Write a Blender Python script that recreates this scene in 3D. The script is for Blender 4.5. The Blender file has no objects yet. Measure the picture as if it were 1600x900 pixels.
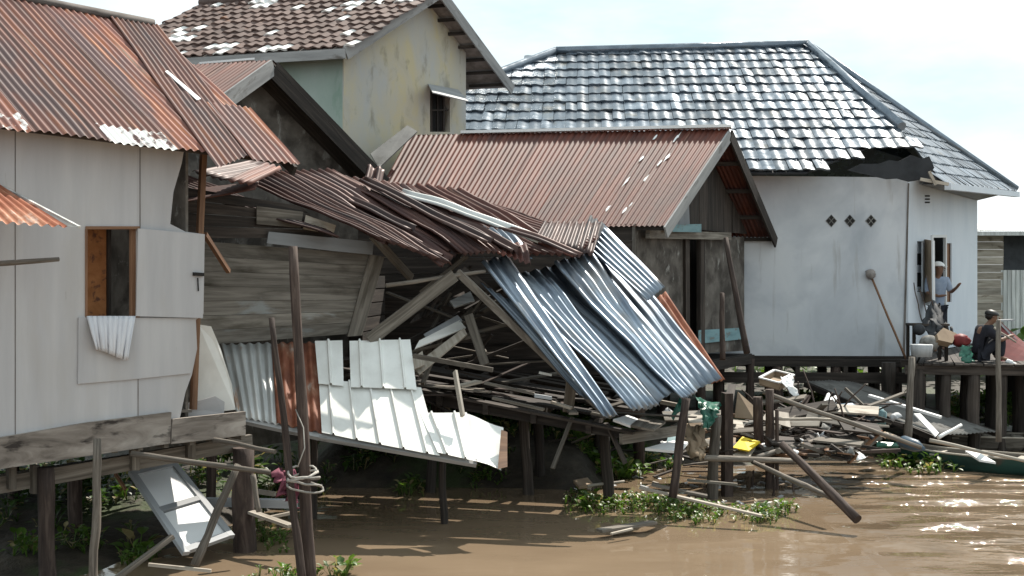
import bpy, bmesh, math, random
from mathutils import Vector, Matrix
from mathutils import noise as mnoise
R = random.Random(7)
rad = math.radians
C = bpy.context.scene.collection
# ------------------------------------------------------------------ camera, sky, sun, exposure
F = 1931.0; CAMZ = 3.0; HOR = 430.0
cd = bpy.data.cameras.new('camera'); cam = bpy.data.objects.new('camera', cd); C.objects.link(cam)
cam.location = (0, 0, CAMZ); cam.rotation_euler = (rad(90), 0, 0)
cd.sensor_width = 36; cd.lens = 36*F/1600; cd.shift_y = -(450-HOR)/1600
cd.clip_start = .1; cd.clip_end = 3000
bpy.context.scene.camera = cam
SUN_AZ = rad(33); SUN_EL = rad(51)          # azimuth to the right of the view direction
sdir = Vector((math.sin(SUN_AZ)*math.cos(SUN_EL), math.cos(SUN_AZ)*math.cos(SUN_EL), math.sin(SUN_EL)))
w = bpy.data.worlds.new('World'); bpy.context.scene.world = w; w.use_nodes = True
nt = w.node_tree; nt.nodes.clear()
sky = nt.nodes.new('ShaderNodeTexSky'); sky.sky_type = 'NISHITA'; sky.sun_disc = False
sky.sun_elevation = SUN_EL; sky.sun_rotation = SUN_AZ; sky.air_density = 1.0; sky.dust_density = 2.2; sky.ozone_density = 1.0
tc = nt.nodes.new('ShaderNodeTexCoord'); mp = nt.nodes.new('ShaderNodeMapping'); mp.inputs['Scale'].default_value = (2.2, 2.2, 6.5)
mp.inputs['Location'].default_value = (.35, .2, .1)
cn = nt.nodes.new('ShaderNodeTexNoise'); cn.inputs['Scale'].default_value = 1.3; cn.inputs['Detail'].default_value = 7; cn.inputs['Roughness'].default_value = .55
cr = nt.nodes.new('ShaderNodeValToRGB'); cr.color_ramp.elements[0].position = .42; cr.color_ramp.elements[1].position = .62
mx = nt.nodes.new('ShaderNodeMixRGB'); mx.inputs[2].default_value = (11.2, 11.8, 12.0, 1)
bg = nt.nodes.new('ShaderNodeBackground'); bg.inputs[1].default_value = .068
wo = nt.nodes.new('ShaderNodeOutputWorld')
L = nt.links.new
L(tc.outputs['Generated'], mp.inputs[0]); L(mp.outputs[0], cn.inputs[0]); L(cn.outputs[0], cr.inputs[0]); L(cr.outputs[0], mx.inputs[0])
mpale = nt.nodes.new('ShaderNodeMixRGB'); mpale.inputs[0].default_value = .8; mpale.inputs[2].default_value = (8.3, 10.4, 11.0, 1); L(sky.outputs[0], mpale.inputs[1]); L(mpale.outputs[0], mx.inputs[1]); L(mx.outputs[0], bg.inputs[0]); L(bg.outputs[0], wo.inputs[0])
sd = bpy.data.lights.new('sun', 'SUN'); sd.energy = 4.9; sd.angle = rad(.53); sd.color = (1, .935, .84)
so = bpy.data.objects.new('sun', sd); C.objects.link(so); so.rotation_euler = sdir.to_track_quat('Z', 'Y').to_euler()
vs = bpy.context.scene.view_settings
vs.view_transform = 'Standard'; vs.look = 'None'; vs.exposure = .62; vs.gamma = 1; vs.use_curve_mapping = False

# ------------------------------------------------------------------ materials
def mk(name, stops, scale=(3, 3), detail=6, rough=.7, metal=0, bump=0, bscale=None, coord='UV', rnd=.35,
       over=None, over2=None, wt=None, spec=.4, rvar=0, distort=0, trans=0):
    """stops [(pos,rgb)]; over=(rgb, (su,sv), lo, hi): a second patch colour where noise lies above lo..hi"""
    m = bpy.data.materials.new(name); m.use_nodes = True; t = m.node_tree; N = t.nodes.new; K = t.links.new
    b = t.nodes['Principled BSDF']
    b.inputs['Roughness'].default_value = rough; b.inputs['Metallic'].default_value = metal
    b.inputs['Specular IOR Level'].default_value = spec
    tcn = N('ShaderNodeTexCoord'); at = N('ShaderNodeAttribute'); at.attribute_name = 'rnd'
    src = tcn.outputs['UV'] if coord == 'UV' else tcn.outputs['Object']
    mul = N('ShaderNodeMath'); mul.operation = 'MULTIPLY'; mul.inputs[1].default_value = 23.7 if rnd else 0; K(at.outputs['Fac'], mul.inputs[0])
    add = N('ShaderNodeVectorMath'); add.operation = 'ADD'; K(src, add.inputs[0]); K(mul.outputs[0], add.inputs[1])
    def noise(sc, det, dist=0, sharedoff=0):
        mpp = N('ShaderNodeMapping'); mpp.inputs['Scale'].default_value = (sc[0], sc[1], sc[2] if len(sc) > 2 else sc[1])
        mpp.inputs['Location'].default_value = (sharedoff, sharedoff*.7, 0)
        n = N('ShaderNodeTexNoise'); n.inputs['Scale'].default_value = 1; n.inputs['Detail'].default_value = det
        n.inputs['Roughness'].default_value = .6; n.inputs['Distortion'].default_value = dist
        K(add.outputs[0], mpp.inputs[0]); K(mpp.outputs[0], n.inputs[0]); return n
    n1 = noise(scale, detail, distort)
    r = N('ShaderNodeValToRGB'); el = r.color_ramp.elements
    while len(el) < len(stops): el.new(.5)
    for e, (p_, c_) in zip(el, stops): e.position = p_; e.color = (*c_, 1)
    K(n1.outputs[0], r.inputs[0]); col = r.outputs[0]
    off = 3.1
    for ov in (over, over2):
        if ov:
            n2 = noise(ov[1], 5, .3, off); off += 5.3
            mr = N('ShaderNodeMapRange'); mr.inputs[1].default_value = ov[2]; mr.inputs[2].default_value = ov[3]
            K(n2.outputs[0], mr.inputs[0]); mxx = N('ShaderNodeMixRGB'); mxx.inputs[2].default_value = (*ov[0], 1)
            K(mr.outputs[0], mxx.inputs[0]); K(col, mxx.inputs[1]); col = mxx.outputs[0]
    if rnd:
        mr = N('ShaderNodeMapRange'); mr.inputs[3].default_value = 1-rnd; mr.inputs[4].default_value = 1+rnd
        K(at.outputs['Fac'], mr.inputs[0]); vm = N('ShaderNodeVectorMath'); vm.operation = 'SCALE'
        K(col, vm.inputs[0]); K(mr.outputs[0], vm.inputs['Scale']); col = vm.outputs[0]
    if wt:      # per-face paint attribute
        a2 = N('ShaderNodeAttribute'); a2.attribute_name = 'wt'; mxx = N('ShaderNodeMixRGB'); mxx.inputs[2].default_value = (*wt, 1)
        n3 = noise((9, 5), 4, .5, 9.9); ad = N('ShaderNodeMath'); ad.operation = 'MULTIPLY_ADD'; ad.inputs[1].default_value = 1.6; ad.inputs[2].default_value = -.8
        K(n3.outputs[0], ad.inputs[0]); ad2 = N('ShaderNodeMath'); ad2.operation = 'ADD'; K(ad.outputs[0], ad2.inputs[0]); K(a2.outputs['Fac'], ad2.inputs[1])
        mr = N('ShaderNodeMapRange'); mr.inputs[1].default_value = .45; mr.inputs[2].default_value = .6; K(ad2.outputs[0], mr.inputs[0])
        K(mr.outputs[0], mxx.inputs[0]); K(col, mxx.inputs[1]); col = mxx.outputs[0]
    K(col, b.inputs['Base Color'])
    if rvar:
        mr = N('ShaderNodeMapRange'); mr.inputs[1].default_value = .3; mr.inputs[2].default_value = .7
        mr.inputs[3].default_value = max(.02, rough-rvar); mr.inputs[4].default_value = min(1, rough+rvar)
        K(n1.outputs[0], mr.inputs[0]); K(mr.outputs[0], b.inputs['Roughness'])
    if bump:
        n4 = noise(bscale or (scale[0]*2, scale[1]*2), 5, 0, 1.7)
        bp = N('ShaderNodeBump'); bp.inputs['Strength'].default_value = .8; bp.inputs['Distance'].default_value = bump
        K(n4.outputs[0], bp.inputs['Height']); K(bp.outputs[0], b.inputs['Normal'])
    if trans:
        b.inputs['Transmission Weight'].default_value = trans
    return m
RB = (.105, .055, .045); RD = (.06, .03, .026)
M = {}
M['rust'] = mk('rusty_corrugated_iron', [(.28, (.045,.02,.016)), (.42, (.095, .036, .024)), (.52, (.135, .048, .034)), (.62, (.20, .065, .026)), (.76, (.27, .21, .17))],
               scale=(13, .45), rough=.62, bump=.003, rnd=.32, over=((.075, .04, .038), (1.6, .5), .5, .62), over2=((.27, .10, .035), (9, .3), .60, .72), wt=(.62, .62, .6))
M['rust_plain'] = mk('even_rusty_corrugated_iron', [(.3, (.045, .014, .010)), (.48, (.085, .025, .016)), (.62, (.125, .037, .023)), (.8, (.18, .075, .05))],
               scale=(11, .7), rough=.6, bump=.002, rnd=.16, over=((.06, .025, .02), (1.2, .5), .5, .65), over2=((.24, .13, .09), (14, .4), .62, .72), wt=(.7, .68, .65))
M['rust_dark'] = mk('dark_rusty_iron', [(.3, (.022, .012, .012)), (.5, (.055, .026, .022)), (.6, (.085, .04, .03)), (.72, (.22, .18, .17))],
               scale=(9, .8), rough=.5, metal=.25, bump=.003, rnd=.35)
M['rust_orange'] = mk('orange_rust_iron', [(.3, (.13, .04, .022)), (.5, (.24, .08, .04)), (.62, (.32, .15, .09)), (.75, (.5, .45, .4))], scale=(7, 2.5), rough=.7, bump=.003)
M['zinc'] = mk('bluish_zinc_sheet', [(.3, (.09, .112, .145)), (.5, (.19, .228, .275)), (.7, (.36, .41, .46))], scale=(7, .7), rough=.42, metal=.75, bump=.002, rnd=.4, rvar=.12,
               over=((.6, .65, .7), (24, .35), .6, .7), over2=((.20, .19, .18), (2, .8), .55, .7))
M['zinc_dull'] = mk('dull_zinc_sheet', [(.3, (.28, .28, .27)), (.5, (.42, .43, .42)), (.7, (.62, .62, .6))], scale=(8, .6), rough=.5, metal=.35, bump=.002,
               over=((.3, .17, .1), (5, 1), .66, .74))
M['white_metal'] = mk('white_painted_metal', [(.3, (.62, .61, .57)), (.55, (.78, .78, .74)), (.8, (.82, .82, .8))], scale=(2, 1.2), rough=.45, bump=.002, rnd=.06,
               over=((.35, .24, .15), (3, 1.4), .68, .76))
M['wood_grey'] = mk('weathered_grey_boards', [(.25, (.05, .042, .033)), (.45, (.11, .095, .078)), (.6, (.175, .155, .13)), (.8, (.27, .245, .21))], scale=(1.1, 22), rough=.85, bump=.004,
               over=((.06, .05, .04), (1.2, 4), .6, .75), rnd=.3, distort=.6)
M['wood_old'] = mk('old_wall_boards', [(.25, (.09, .08, .065)), (.45, (.19, .17, .145)), (.6, (.27, .245, .21)), (.8, (.36, .335, .29))], scale=(1.1, 16), rough=.85, bump=.005,
               over=((.07, .06, .045), (.9, 3), .5, .68), over2=((.30, .31, .30), (1.2, 5), .6, .7), rnd=.35, distort=.6)
M['wood_dark'] = mk('dark_wood', [(.3, (.014, .011, .009)), (.5, (.035, .027, .022)), (.7, (.075, .06, .05))], scale=(1.2, 18), rough=.8, bump=.004, rnd=.4, distort=.5)  # very dark brown with long grain
M['wood_brown'] = mk('brown_sawn_wood', [(.3, (.10, .05, .028)), (.5, (.19, .10, .055)), (.7, (.28, .16, .09))], scale=(1.2, 16), rough=.75, bump=.003, rnd=.3)
M['wood_pale'] = mk('pale_sawn_wood', [(.3, (.22, .19, .15)), (.5, (.33, .29, .24)), (.7, (.46, .42, .36))], scale=(1.2, 14), rough=.75, bump=.003, rnd=.3, over=((.14, .11, .08), (2, 5), .6, .7))
M['bark'] = mk('weathered_pole_wood', [(.3, (.022, .014, .012)), (.5, (.052, .035, .028)), (.7, (.11, .08, .065))], scale=(2.2, 9), rough=.85, bump=.008, rnd=.3, distort=1)
M['bark_pale'] = mk('pale_pole_wood', [(.3, (.06, .05, .04)), (.5, (.135, .115, .095)), (.7, (.23, .205, .175))], scale=(2.2, 9), rough=.85, bump=.006, rnd=.3, distort=1)
M['mottled'] = mk('mottled_fascia_board', [(.3, (.08, .066, .055)), (.48, (.22, .19, .165)), (.65, (.36, .325, .29))], scale=(1.3, 5), rough=.85, bump=.004,
               over=((.035, .028, .024), (2.6, 7), .56, .66), rnd=.15, distort=1)
M['panel'] = mk('grey_white_wall_panel', [(.3, (.42, .412, .42)), (.5, (.46, .452, .458)), (.7, (.51, .50, .50))], scale=(.5, 5), rough=.75, rnd=.05, bump=.002,
               over=((.42, .395, .37), (.6, 1.6), .5, .85), over2=((.24, .22, .20), (1.2, 9), .68, .8))
M['plaster_cream'] = mk('stained_cream_plaster', [(.3, (.40, .36, .27)), (.45, (.47, .43, .33)), (.6, (.50, .44, .28)), (.75, (.49, .47, .42))], scale=(.9, 1.1), rough=.85, bump=.003,
               over=((.42, .42, .40), (.6, 1.1), .44, .66), over2=((.22, .205, .16), (1.6, 3.2), .55, .75), rnd=0, distort=1.5)
M['plaster_green'] = mk('pale_green_plaster', [(.3, (.24, .31, .27)), (.5, (.31, .38, .34)), (.7, (.35, .41, .38))], scale=(.6, 1.2), rough=.85, over=((.14, .25, .18), (.7, 2), .6, .75), rnd=0)
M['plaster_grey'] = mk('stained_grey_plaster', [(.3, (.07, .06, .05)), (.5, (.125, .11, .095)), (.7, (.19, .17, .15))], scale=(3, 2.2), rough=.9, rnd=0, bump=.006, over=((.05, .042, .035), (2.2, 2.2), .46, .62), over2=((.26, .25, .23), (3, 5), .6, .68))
M['plaster_white'] = mk('weathered_white_plaster', [(.3, (.50, .52, .55)), (.5, (.58, .60, .63)), (.7, (.64, .655, .67))], scale=(.5, .9), rough=.8, bump=.002,
               over=((.34, .37, .41), (.6, .6), .48, .78), over2=((.34, .33, .32), (.45, 4.5), .6, .8), rnd=0, distort=.6)
M['plaster_lit'] = mk('lit_pale_plaster', [(.3, (.60, .65, .71)), (.6, (.70, .74, .79))], scale=(.4, 1), rough=.75, rnd=0, over=((.5, .53, .57), (2, .4), .62, .8))  # paler plaster: the side wall's brighter light is put into the colour
M['concrete'] = mk('grey_concrete', [(.3, (.14, .135, .13)), (.6, (.24, .235, .22))], scale=(2, 2), rough=.9, bump=.005, over=((.06, .055, .045), (2, 2), .55, .7))
M['tile_black'] = mk('glazed_black_tile', [(.3, (.06, .082, .108)), (.5, (.10, .128, .16)), (.7, (.155, .185, .22))], scale=(3, 3), rough=.25, metal=.4, rnd=.45, bump=.004, rvar=.1, over=((.10, .10, .09), (1.2, 1.2), .56, .7), spec=1.0, bscale=(9, 9))
M['tile_brown'] = mk('brown_concrete_tile', [(.3, (.07, .043, .036)), (.5, (.115, .074, .062)), (.7, (.155, .105, .09))], scale=(5, 5), rough=.7, rnd=.25, bump=.003, wt=(.74, .73, .70), over=((.2, .10, .06), (3, 3), .64, .7))
M['tarp_black'] = mk('black_torn_sheet', [(.3, (.014, .015, .018)), (.6, (.035, .038, .043))], scale=(3, 3), rough=.75, bump=.01)
M['fascia'] = mk('grey_painted_board', [(.3, (.20, .20, .20)), (.6, (.32, .32, .315))], scale=(1, 8), rough=.8, rnd=.15, over=((.12, .11, .10), (2, 5), .58, .7))
M['soffit'] = mk('stained_soffit', [(.3, (.10, .085, .075)), (.6, (.24, .215, .20))], scale=(3, 3), rough=.9)
M['teal'] = mk('faded_teal_paint', [(.3, (.09, .17, .19)), (.6, (.17, .28, .30))], scale=(2, 8), rough=.7, over=((.15, .13, .11), (3, 8), .56, .66))
M['cloth'] = mk('white_cloth', [(.3, (.55, .56, .60)), (.7, (.72, .73, .76))], scale=(9, 1), rough=.9, bump=.004, rnd=0)
M['orange_wood'] = mk('orange_brown_curtain', [(.3, (.24, .09, .03)), (.6, (.38, .16, .06))], scale=(6, 6), rough=.9, over=((.12, .05, .03), (9, 9), .55, .65))
M['black'] = mk('near_black', [(.3, (.012, .011, .011)), (.7, (.03, .027, .025))], scale=(2, 2), rough=.9)
M['bright_white'] = mk('white_board', [(.3, (.70, .70, .69)), (.7, (.80, .80, .80))], scale=(1, 1), rough=.6, rnd=.05)
M['frame_grey'] = mk('grey_window_frame', [(.3, (.26, .27, .28)), (.7, (.38, .39, .40))], scale=(1, 8), rough=.6)
M['green_plastic'] = mk('green_plastic', [(.3, (.015, .07, .05)), (.6, (.03, .15, .10)), (.75, (.3, .42, .38))], scale=(5, 5), rough=.28, bump=.01)
M['yellow'] = mk('yellow_board', [(.3, (.75, .52, .01)), (.7, (.85, .62, .02))], scale=(2, 2), rough=.5, rnd=.05)
M['cardboard'] = mk('tan_board', [(.3, (.20, .14, .09)), (.7, (.32, .24, .16))], scale=(2, 2), rough=.8, rnd=.15, over=((.2, .14, .1), (3, 3), .58, .66))
M['red'] = mk('dull_red', [(.3, (.10, .012, .012)), (.7, (.22, .025, .025))], scale=(3, 3), rough=.6)
M['maroon'] = mk('maroon_cloth', [(.3, (.085, .022, .022)), (.7, (.15, .04, .036))], scale=(2, 5), rough=.75)
M['blue'] = mk('blue_plastic', [(.3, (.05, .09, .13)), (.7, (.11, .17, .23))], scale=(3, 3), rough=.4)
M['pink'] = mk('pink_cloth', [(.3, (.12, .03, .05)), (.7, (.24, .08, .11))], scale=(6, 6), rough=.9)
M['rope'] = mk('grey_rope', [(.3, (.22, .20, .18)), (.7, (.40, .38, .34))], scale=(30, 8), rough=.9)
M['skin'] = mk('skin', [(.3, (.16, .085, .055)), (.7, (.20, .11, .07))], scale=(5, 5), rough=.55, rnd=0, coord='Object')
M['hair'] = mk('black_hair', [(.3, (.01, .009, .008)), (.7, (.02, .018, .016))], scale=(20, 20), rough=.5, rnd=0, coord='Object')
M['shirt_blue'] = mk('grey_blue_shirt', [(.3, (.22, .27, .36)), (.7, (.33, .38, .47))], scale=(8, 8, 8), rough=.9, rnd=0, coord='Object')
M['cap'] = mk('white_cap', [(.3, (.68, .68, .67)), (.7, (.76, .76, .75))], scale=(8, 8, 8), rough=.9, rnd=0, coord='Object')
M['navy'] = mk('dark_navy_cloth', [(.3, (.008, .009, .014)), (.7, (.02, .021, .03))], scale=(8, 8, 8), rough=.9, rnd=0, coord='Object')
M['mud'] = mk('wet_mud', [(.3, (.02, .016, .011)), (.5, (.038, .03, .021)), (.7, (.065, .052, .036))], scale=(3, 3, 3), rough=.75, bump=.06, bscale=(7, 7, 7), coord='Object', rnd=0,
               over=((.04, .055, .02), (.7, .7, .7), .52, .6))
M['canoe_green'] = mk('green_painted_hull', [(.3, (.008, .028, .025)), (.6, (.018, .06, .05))], scale=(1, 6), rough=.5, over=((.06, .05, .04), (2, 6), .55, .65))
def leafmat(name, a, b, c):
    m = mk(name, [(.3, a), (.5, b), (.7, c)], scale=(3, 3), rough=.42, rnd=.5, spec=.5)
    bs = m.node_tree.nodes['Principled BSDF']; out = [n for n in m.node_tree.nodes if n.type == 'OUTPUT_MATERIAL'][0]
    tr = m.node_tree.nodes.new('ShaderNodeBsdfTranslucent'); tr.inputs[0].default_value = (b[0]*1.8, b[1]*1.9, b[2], 1)
    mxs = m.node_tree.nodes.new('ShaderNodeMixShader'); mxs.inputs[0].default_value = .35
    m.node_tree.links.new(bs.outputs[0], mxs.inputs[1]); m.node_tree.links.new(tr.outputs[0], mxs.inputs[2]); m.node_tree.links.new(mxs.outputs[0], out.inputs[0])
    return m
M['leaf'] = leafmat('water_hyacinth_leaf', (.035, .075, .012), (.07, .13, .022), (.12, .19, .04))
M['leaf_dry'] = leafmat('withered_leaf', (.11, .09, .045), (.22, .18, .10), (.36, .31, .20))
M['leaf_dark'] = leafmat('shaded_weed_leaf', (.02, .045, .01), (.04, .08, .016), (.07, .12, .03))  # darker green carries the shade under the floors
# muddy river water
m = bpy.data.materials.new('muddy_river_water'); m.use_nodes = True; t = m.node_tree; b = t.nodes['Principled BSDF']; N = t.nodes.new; K = t.links.new
b.inputs['Roughness'].default_value = .045; b.inputs['IOR'].default_value = 1.33
tcn = N('ShaderNodeTexCoord')
def wn(scale, det, loc=(0, 0, 0)):
    mpp = N('ShaderNodeMapping'); mpp.inputs['Scale'].default_value = scale; mpp.inputs['Location'].default_value = loc
    n = N('ShaderNodeTexNoise'); n.inputs['Scale'].default_value = 1; n.inputs['Detail'].default_value = det; K(tcn.outputs['Object'], mpp.inputs[0]); K(mpp.outputs[0], n.inputs[0]); return n
nc = wn((.35, .5, 1), 4); r = N('ShaderNodeValToRGB'); r.color_ramp.elements[0].position = .35; r.color_ramp.elements[0].color = (.17, .122, .08, 1)
r.color_ramp.elements[1].position = .65; r.color_ramp.elements[1].color = (.22, .162, .108, 1); K(nc.outputs[0], r.inputs[0]); K(r.outputs[0], b.inputs['Base Color'])
na = wn((.95, 1.9, 1), .6); nb = wn((4.5, 8, 1), 2, (3, 1, 0)); ncx = wn((.28, .28, 1), 1, (8, 2, 0))
mr = N('ShaderNodeMapRange'); mr.inputs[1].default_value = 3.8; mr.inputs[2].default_value = 5.4; mr.inputs[3].default_value = .16; mr.inputs[4].default_value = 5.2
sx = N('ShaderNodeSeparateXYZ'); K(tcn.outputs['Object'], sx.inputs[0]); K(sx.outputs[0], mr.inputs[0])
ml = N('ShaderNodeMath'); ml.operation = 'MULTIPLY_ADD'; ml.inputs[1].default_value = .10; K(nb.outputs[0], ml.inputs[0]); K(na.outputs[0], ml.inputs[2])
mm = N('ShaderNodeMath'); mm.operation = 'MULTIPLY'; K(ml.outputs[0], mm.inputs[0]); K(mr.outputs[0], mm.inputs[1])
bp = N('ShaderNodeBump'); bp.inputs['Strength'].default_value = 1; bp.inputs['Distance'].default_value = .11; K(mm.outputs[0], bp.inputs['Height']); K(bp.outputs[0], b.inputs['Normal'])
M['water'] = m

# ------------------------------------------------------------------ geometry helpers
Z = Vector((0, 0, 1))
def V(*a): return Vector(a)
def P(px, py, d): return Vector(((px-800)/F*d, d, CAMZ-(py-HOR)/F*d))
def PZ(px, py, z):      # point of the picture on the level z
    d = (CAMZ-z)*F/(py-HOR); return P(px, py, d)
class Plane:
    def __init__(s, a, b, c=None):
        s.a = Vector(a); s.n = ((Vector(b)-s.a).cross((Vector(c)-s.a) if c is not None else Z)).normalized()
        if s.n.dot(Vector((0, -1, 0))) < 0: s.n = -s.n
    def at(s, px, py, off=0):
        d = Vector(((px-800)/F, 1, -(py-HOR)/F)); o = Vector((0, 0, CAMZ)); a = s.a+s.n*off
        return o+d*((a-o).dot(s.n)/d.dot(s.n))
ORG = {}
class MB:
    def __init__(s): s.v = []; s.f = []; s.uv = []; s.r = []; s.w = []; s.sm = []
    def face(s, idx, uv, r=.5, w=0, sm=False): s.f.append(idx); s.uv.append(uv); s.r.append(r); s.w.append(w); s.sm.append(sm)
    def beam(s, p0, p1, w, h, up=Z, r=None, w1=None, h1=None, jit=0):
        """bar from p0 to p1, w wide (sideways), h high (along up)"""
        p0 = Vector(p0); p1 = Vector(p1); r = R.random() if r is None else r
        d = (p1-p0); ln = d.length; d.normalize(); up = Vector(up)
        sd_ = d.cross(up)
        if sd_.length < 1e-3: sd_ = d.cross(Vector((1, 0, 0)))
        sd_.normalize(); u2 = sd_.cross(d); b0 = len(s.v); uo = R.random()*9
        for (p, ww, hh) in ((p0, w, h), (p1, w1 or w, h1 or h)):
            for (i, j) in ((-1, -1), (1, -1), (1, 1), (-1, 1)):
                s.v.append(p+sd_*(i*ww/2)+u2*(j*hh/2)+d*(R.uniform(-jit, jit) if jit else 0))
        for k in range(4):
            a, b2 = b0+k, b0+(k+1) % 4; wd = w if k % 2 == 0 else h
            s.face((a, b2, b2+4, a+4), [(uo, 0), (uo, wd), (uo+ln, wd), (uo+ln, 0)], r)
        s.face((b0+3, b0+2, b0+1, b0), [(0, 0), (w, 0), (w, h), (0, h)], r); s.face((b0+4, b0+5, b0+6, b0+7), [(0, 0), (w, 0), (w, h), (0, h)], r)
        return s
    def prism(s, pts, th, n=None, r=None, long=None, w=0):
        """flat polygon pts (3D, coplanar) thickened backwards by th along -n; long = direction of the grain"""
        pts = [Vector(p) for p in pts]; r = R.random() if r is None else r
        nn = Vector((0, 0, 0))
        for i in range(len(pts)): nn += (pts[i]-pts[0]).cross(pts[(i+1) % len(pts)]-pts[0])
        nn.normalize()
        if n is None: n = nn if nn.dot(Vector((0, -1, .3))) > 0 else -nn
        if nn.dot(n) < 0: pts = pts[::-1]
        e = Vector(long).normalized() if long is not None else (pts[1]-pts[0]).normalized()
        e = (e-n*e.dot(n)).normalized(); g = n.cross(e); uo = R.random()*9
        b0 = len(s.v); k = len(pts)
        s.v += pts+[p-n*th for p in pts]
        uv = [((p-pts[0]).dot(e)+uo, (p-pts[0]).dot(g)) for p in pts]
        s.face(tuple(range(b0, b0+k)), uv, r, w); s.face(tuple(range(b0+2*k-1, b0+k-1, -1)), uv[::-1], r, w)
        for i in range(k):
            j = (i+1) % k; ll = (pts[j]-pts[i]).length
            s.face((b0+i, b0+k+i, b0+k+j, b0+j), [(uo, 0), (uo, th), (uo+ll, th), (uo+ll, 0)], r, w)
        return s
    def tube(s, pts, rads, n=8, r=None, cap=True, wob=0):
        pts = [Vector(p) for p in pts]; r = R.random() if r is None else r
        if not hasattr(rads, '__len__'): rads = [rads]*len(pts)
        b0 = len(s.v); ln = 0; ux = None
        for i, p in enumerate(pts):
            d = (pts[min(i+1, len(pts)-1)]-pts[max(i-1, 0)]).normalized()
            if ux is None:
                ux = d.cross(Z); ux = ux if ux.length > .05 else d.cross(Vector((1, 0, 0)))
            ux = (ux-d*ux.dot(d)).normalized(); uy = d.cross(ux)
            for k in range(n):
                a = 2*math.pi*k/n; q = rads[i]*(1+(R.uniform(-wob, wob) if wob else 0)); s.v.append(p+ux*math.cos(a)*q+uy*math.sin(a)*q)
            if i:
                l0 = ln; ln += (p-pts[i-1]).length
                for k in range(n):
                    a, b2 = b0+(i-1)*n+k, b0+(i-1)*n+(k+1) % n
                    s.face((a, b2, b2+n, a+n), [(l0, k*.1), (l0, k*.1+.1), (ln, k*.1+.1), (ln, k*.1)], r, 0, True)
        if cap:
            s.face(tuple(range(b0+n-1, b0-1, -1)), [(0, 0)]*n, r); e = b0+(len(pts)-1)*n; s.face(tuple(range(e, e+n)), [(0, 0)]*n, r)
        return s
    def pole(s, p0, p1, r0, r1=None, n=9, bend=.02, k=7, r=None):
        """a natural pole: slightly crooked, slightly knotty"""
        p0 = Vector(p0); p1 = Vector(p1); r1 = r1 or r0*.8; L_ = (p1-p0).length; sd = R.random()*50
        pts = []; rr = []
        for i in range(k):
            q = i/(k-1); o = Vector((mnoise.noise((sd, q*2.5, 0)), mnoise.noise((sd, q*2.5, 9)), mnoise.noise((sd, q*2.5, 17))))*bend*L_*(.2+math.sin(q*math.pi))
            pts.append(p0.lerp(p1, q)+o); rr.append((r0+(r1-r0)*q)*(1+.16*mnoise.noise((sd, q*9, 4))))
        return s.tube(pts, rr, n, r, True, .05)
    def sheet(s, bl, br, tr, tl, pitch=.076, amp=.011, prof='corr', nv=8, warp=0, seg=6, sw=.72, jag=0, rows=1, wz=0, seed=None, r=None, lift=0, curl=0):
        """corrugated sheets over the quad; the corrugations run from the bottom edge to the top edge"""
        bl, br, tr, tl = map(Vector, (bl, br, tr, tl)); sd = R.random()*90 if seed is None else seed
        W = ((br-bl).length+(tr-tl).length)/2; H = ((tl-bl).length+(tr-br).length)/2
        n0 = (br-bl).cross(tl-bl).normalized()
        if n0.dot(Vector((0, -1, .6))) < 0: n0 = -n0
        ns = max(1, round(W/sw)) if sw else 1
        for row in range(rows):
            for k in range(ns):
                u0, u1 = k/ns, (k+1)/ns; rr = R.random() if r is None else min(1, max(0, r+R.uniform(-.12, .12)))
                t0 = row/rows-(.03 if row else 0); t1 = (row+1)/rows
                j0 = R.uniform(-jag, jag)/H if jag else 0; j1 = R.uniform(-jag, jag)/H if jag else 0
                if row == 0: t0 += j0
                if row == rows-1: t1 += j1*.5
                ww = W/ns; nw = max(2, int(round(ww/pitch))*seg) if prof != 'flat' else 6
                qs = [j/nw for j in range(nw+1)]
                if prof == 'rib':
                    nr_ = max(1, int(round(ww/pitch))); qs = []
                    for c_ in range(nr_): qs += [(c_+x_)/nr_ for x_ in (0, .18, .36, .43, .47, .53, .57, .64, .82)]
                    qs.append(1.0); nw = len(qs)-1
                b0 = len(s.v); off = .004*(k % 2)+.014*row+lift
                wt_ = 1 if R.random() < wz else 0
                zc = R.uniform(.06, .4) if wt_ else -1
                for i in range(nv+1):
                    t = t0+(t1-t0)*i/nv
                    for j in range(nw+1):
                        q = qs[j]; u = u0+(u1-u0)*q+(.008/W if j == nw else 0)
                        p = bl.lerp(br, u).lerp(tl.lerp(tr, u), t)
                        x = u*W/pitch
                        if prof == 'corr': h = amp*math.sin(x*2*math.pi)
                        elif prof == 'rib':
                            fr = (q*nr_) % 1; h = amp*(1 if .46 < fr < .54 else 0)
                        else: h = 0
                        if warp: h += warp*(mnoise.noise((u*W*.9+sd, t*H*.8, sd))+.4*mnoise.noise((u*W*3+sd, t*H*2, sd+5)))
                        if curl: h += curl*(max(0, .25-t)/.25)**2*mnoise.noise((u*W*2+sd, 3, sd))
                        s.v.append(p+n0*(h+off))
                for i in range(nv):
                    for j in range(nw):
                        a = b0+i*(nw+1)+j; u = u0*W+ww*qs[j]; u2 = u0*W+ww*qs[j+1]; v1 = (t0+(t1-t0)*i/nv)*H; v2 = (t0+(t1-t0)*(i+1)/nv)*H
                        wv = .62-((v1+v2)/2-zc)*1.8 if wt_ and row == 0 else 0
                        s.face((a, a+1, a+nw+2, a+nw+1), [(u, v1), (u2, v1), (u2, v2), (u, v2)], rr, max(0, min(1, wv)), prof == 'corr')
        return s
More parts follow.
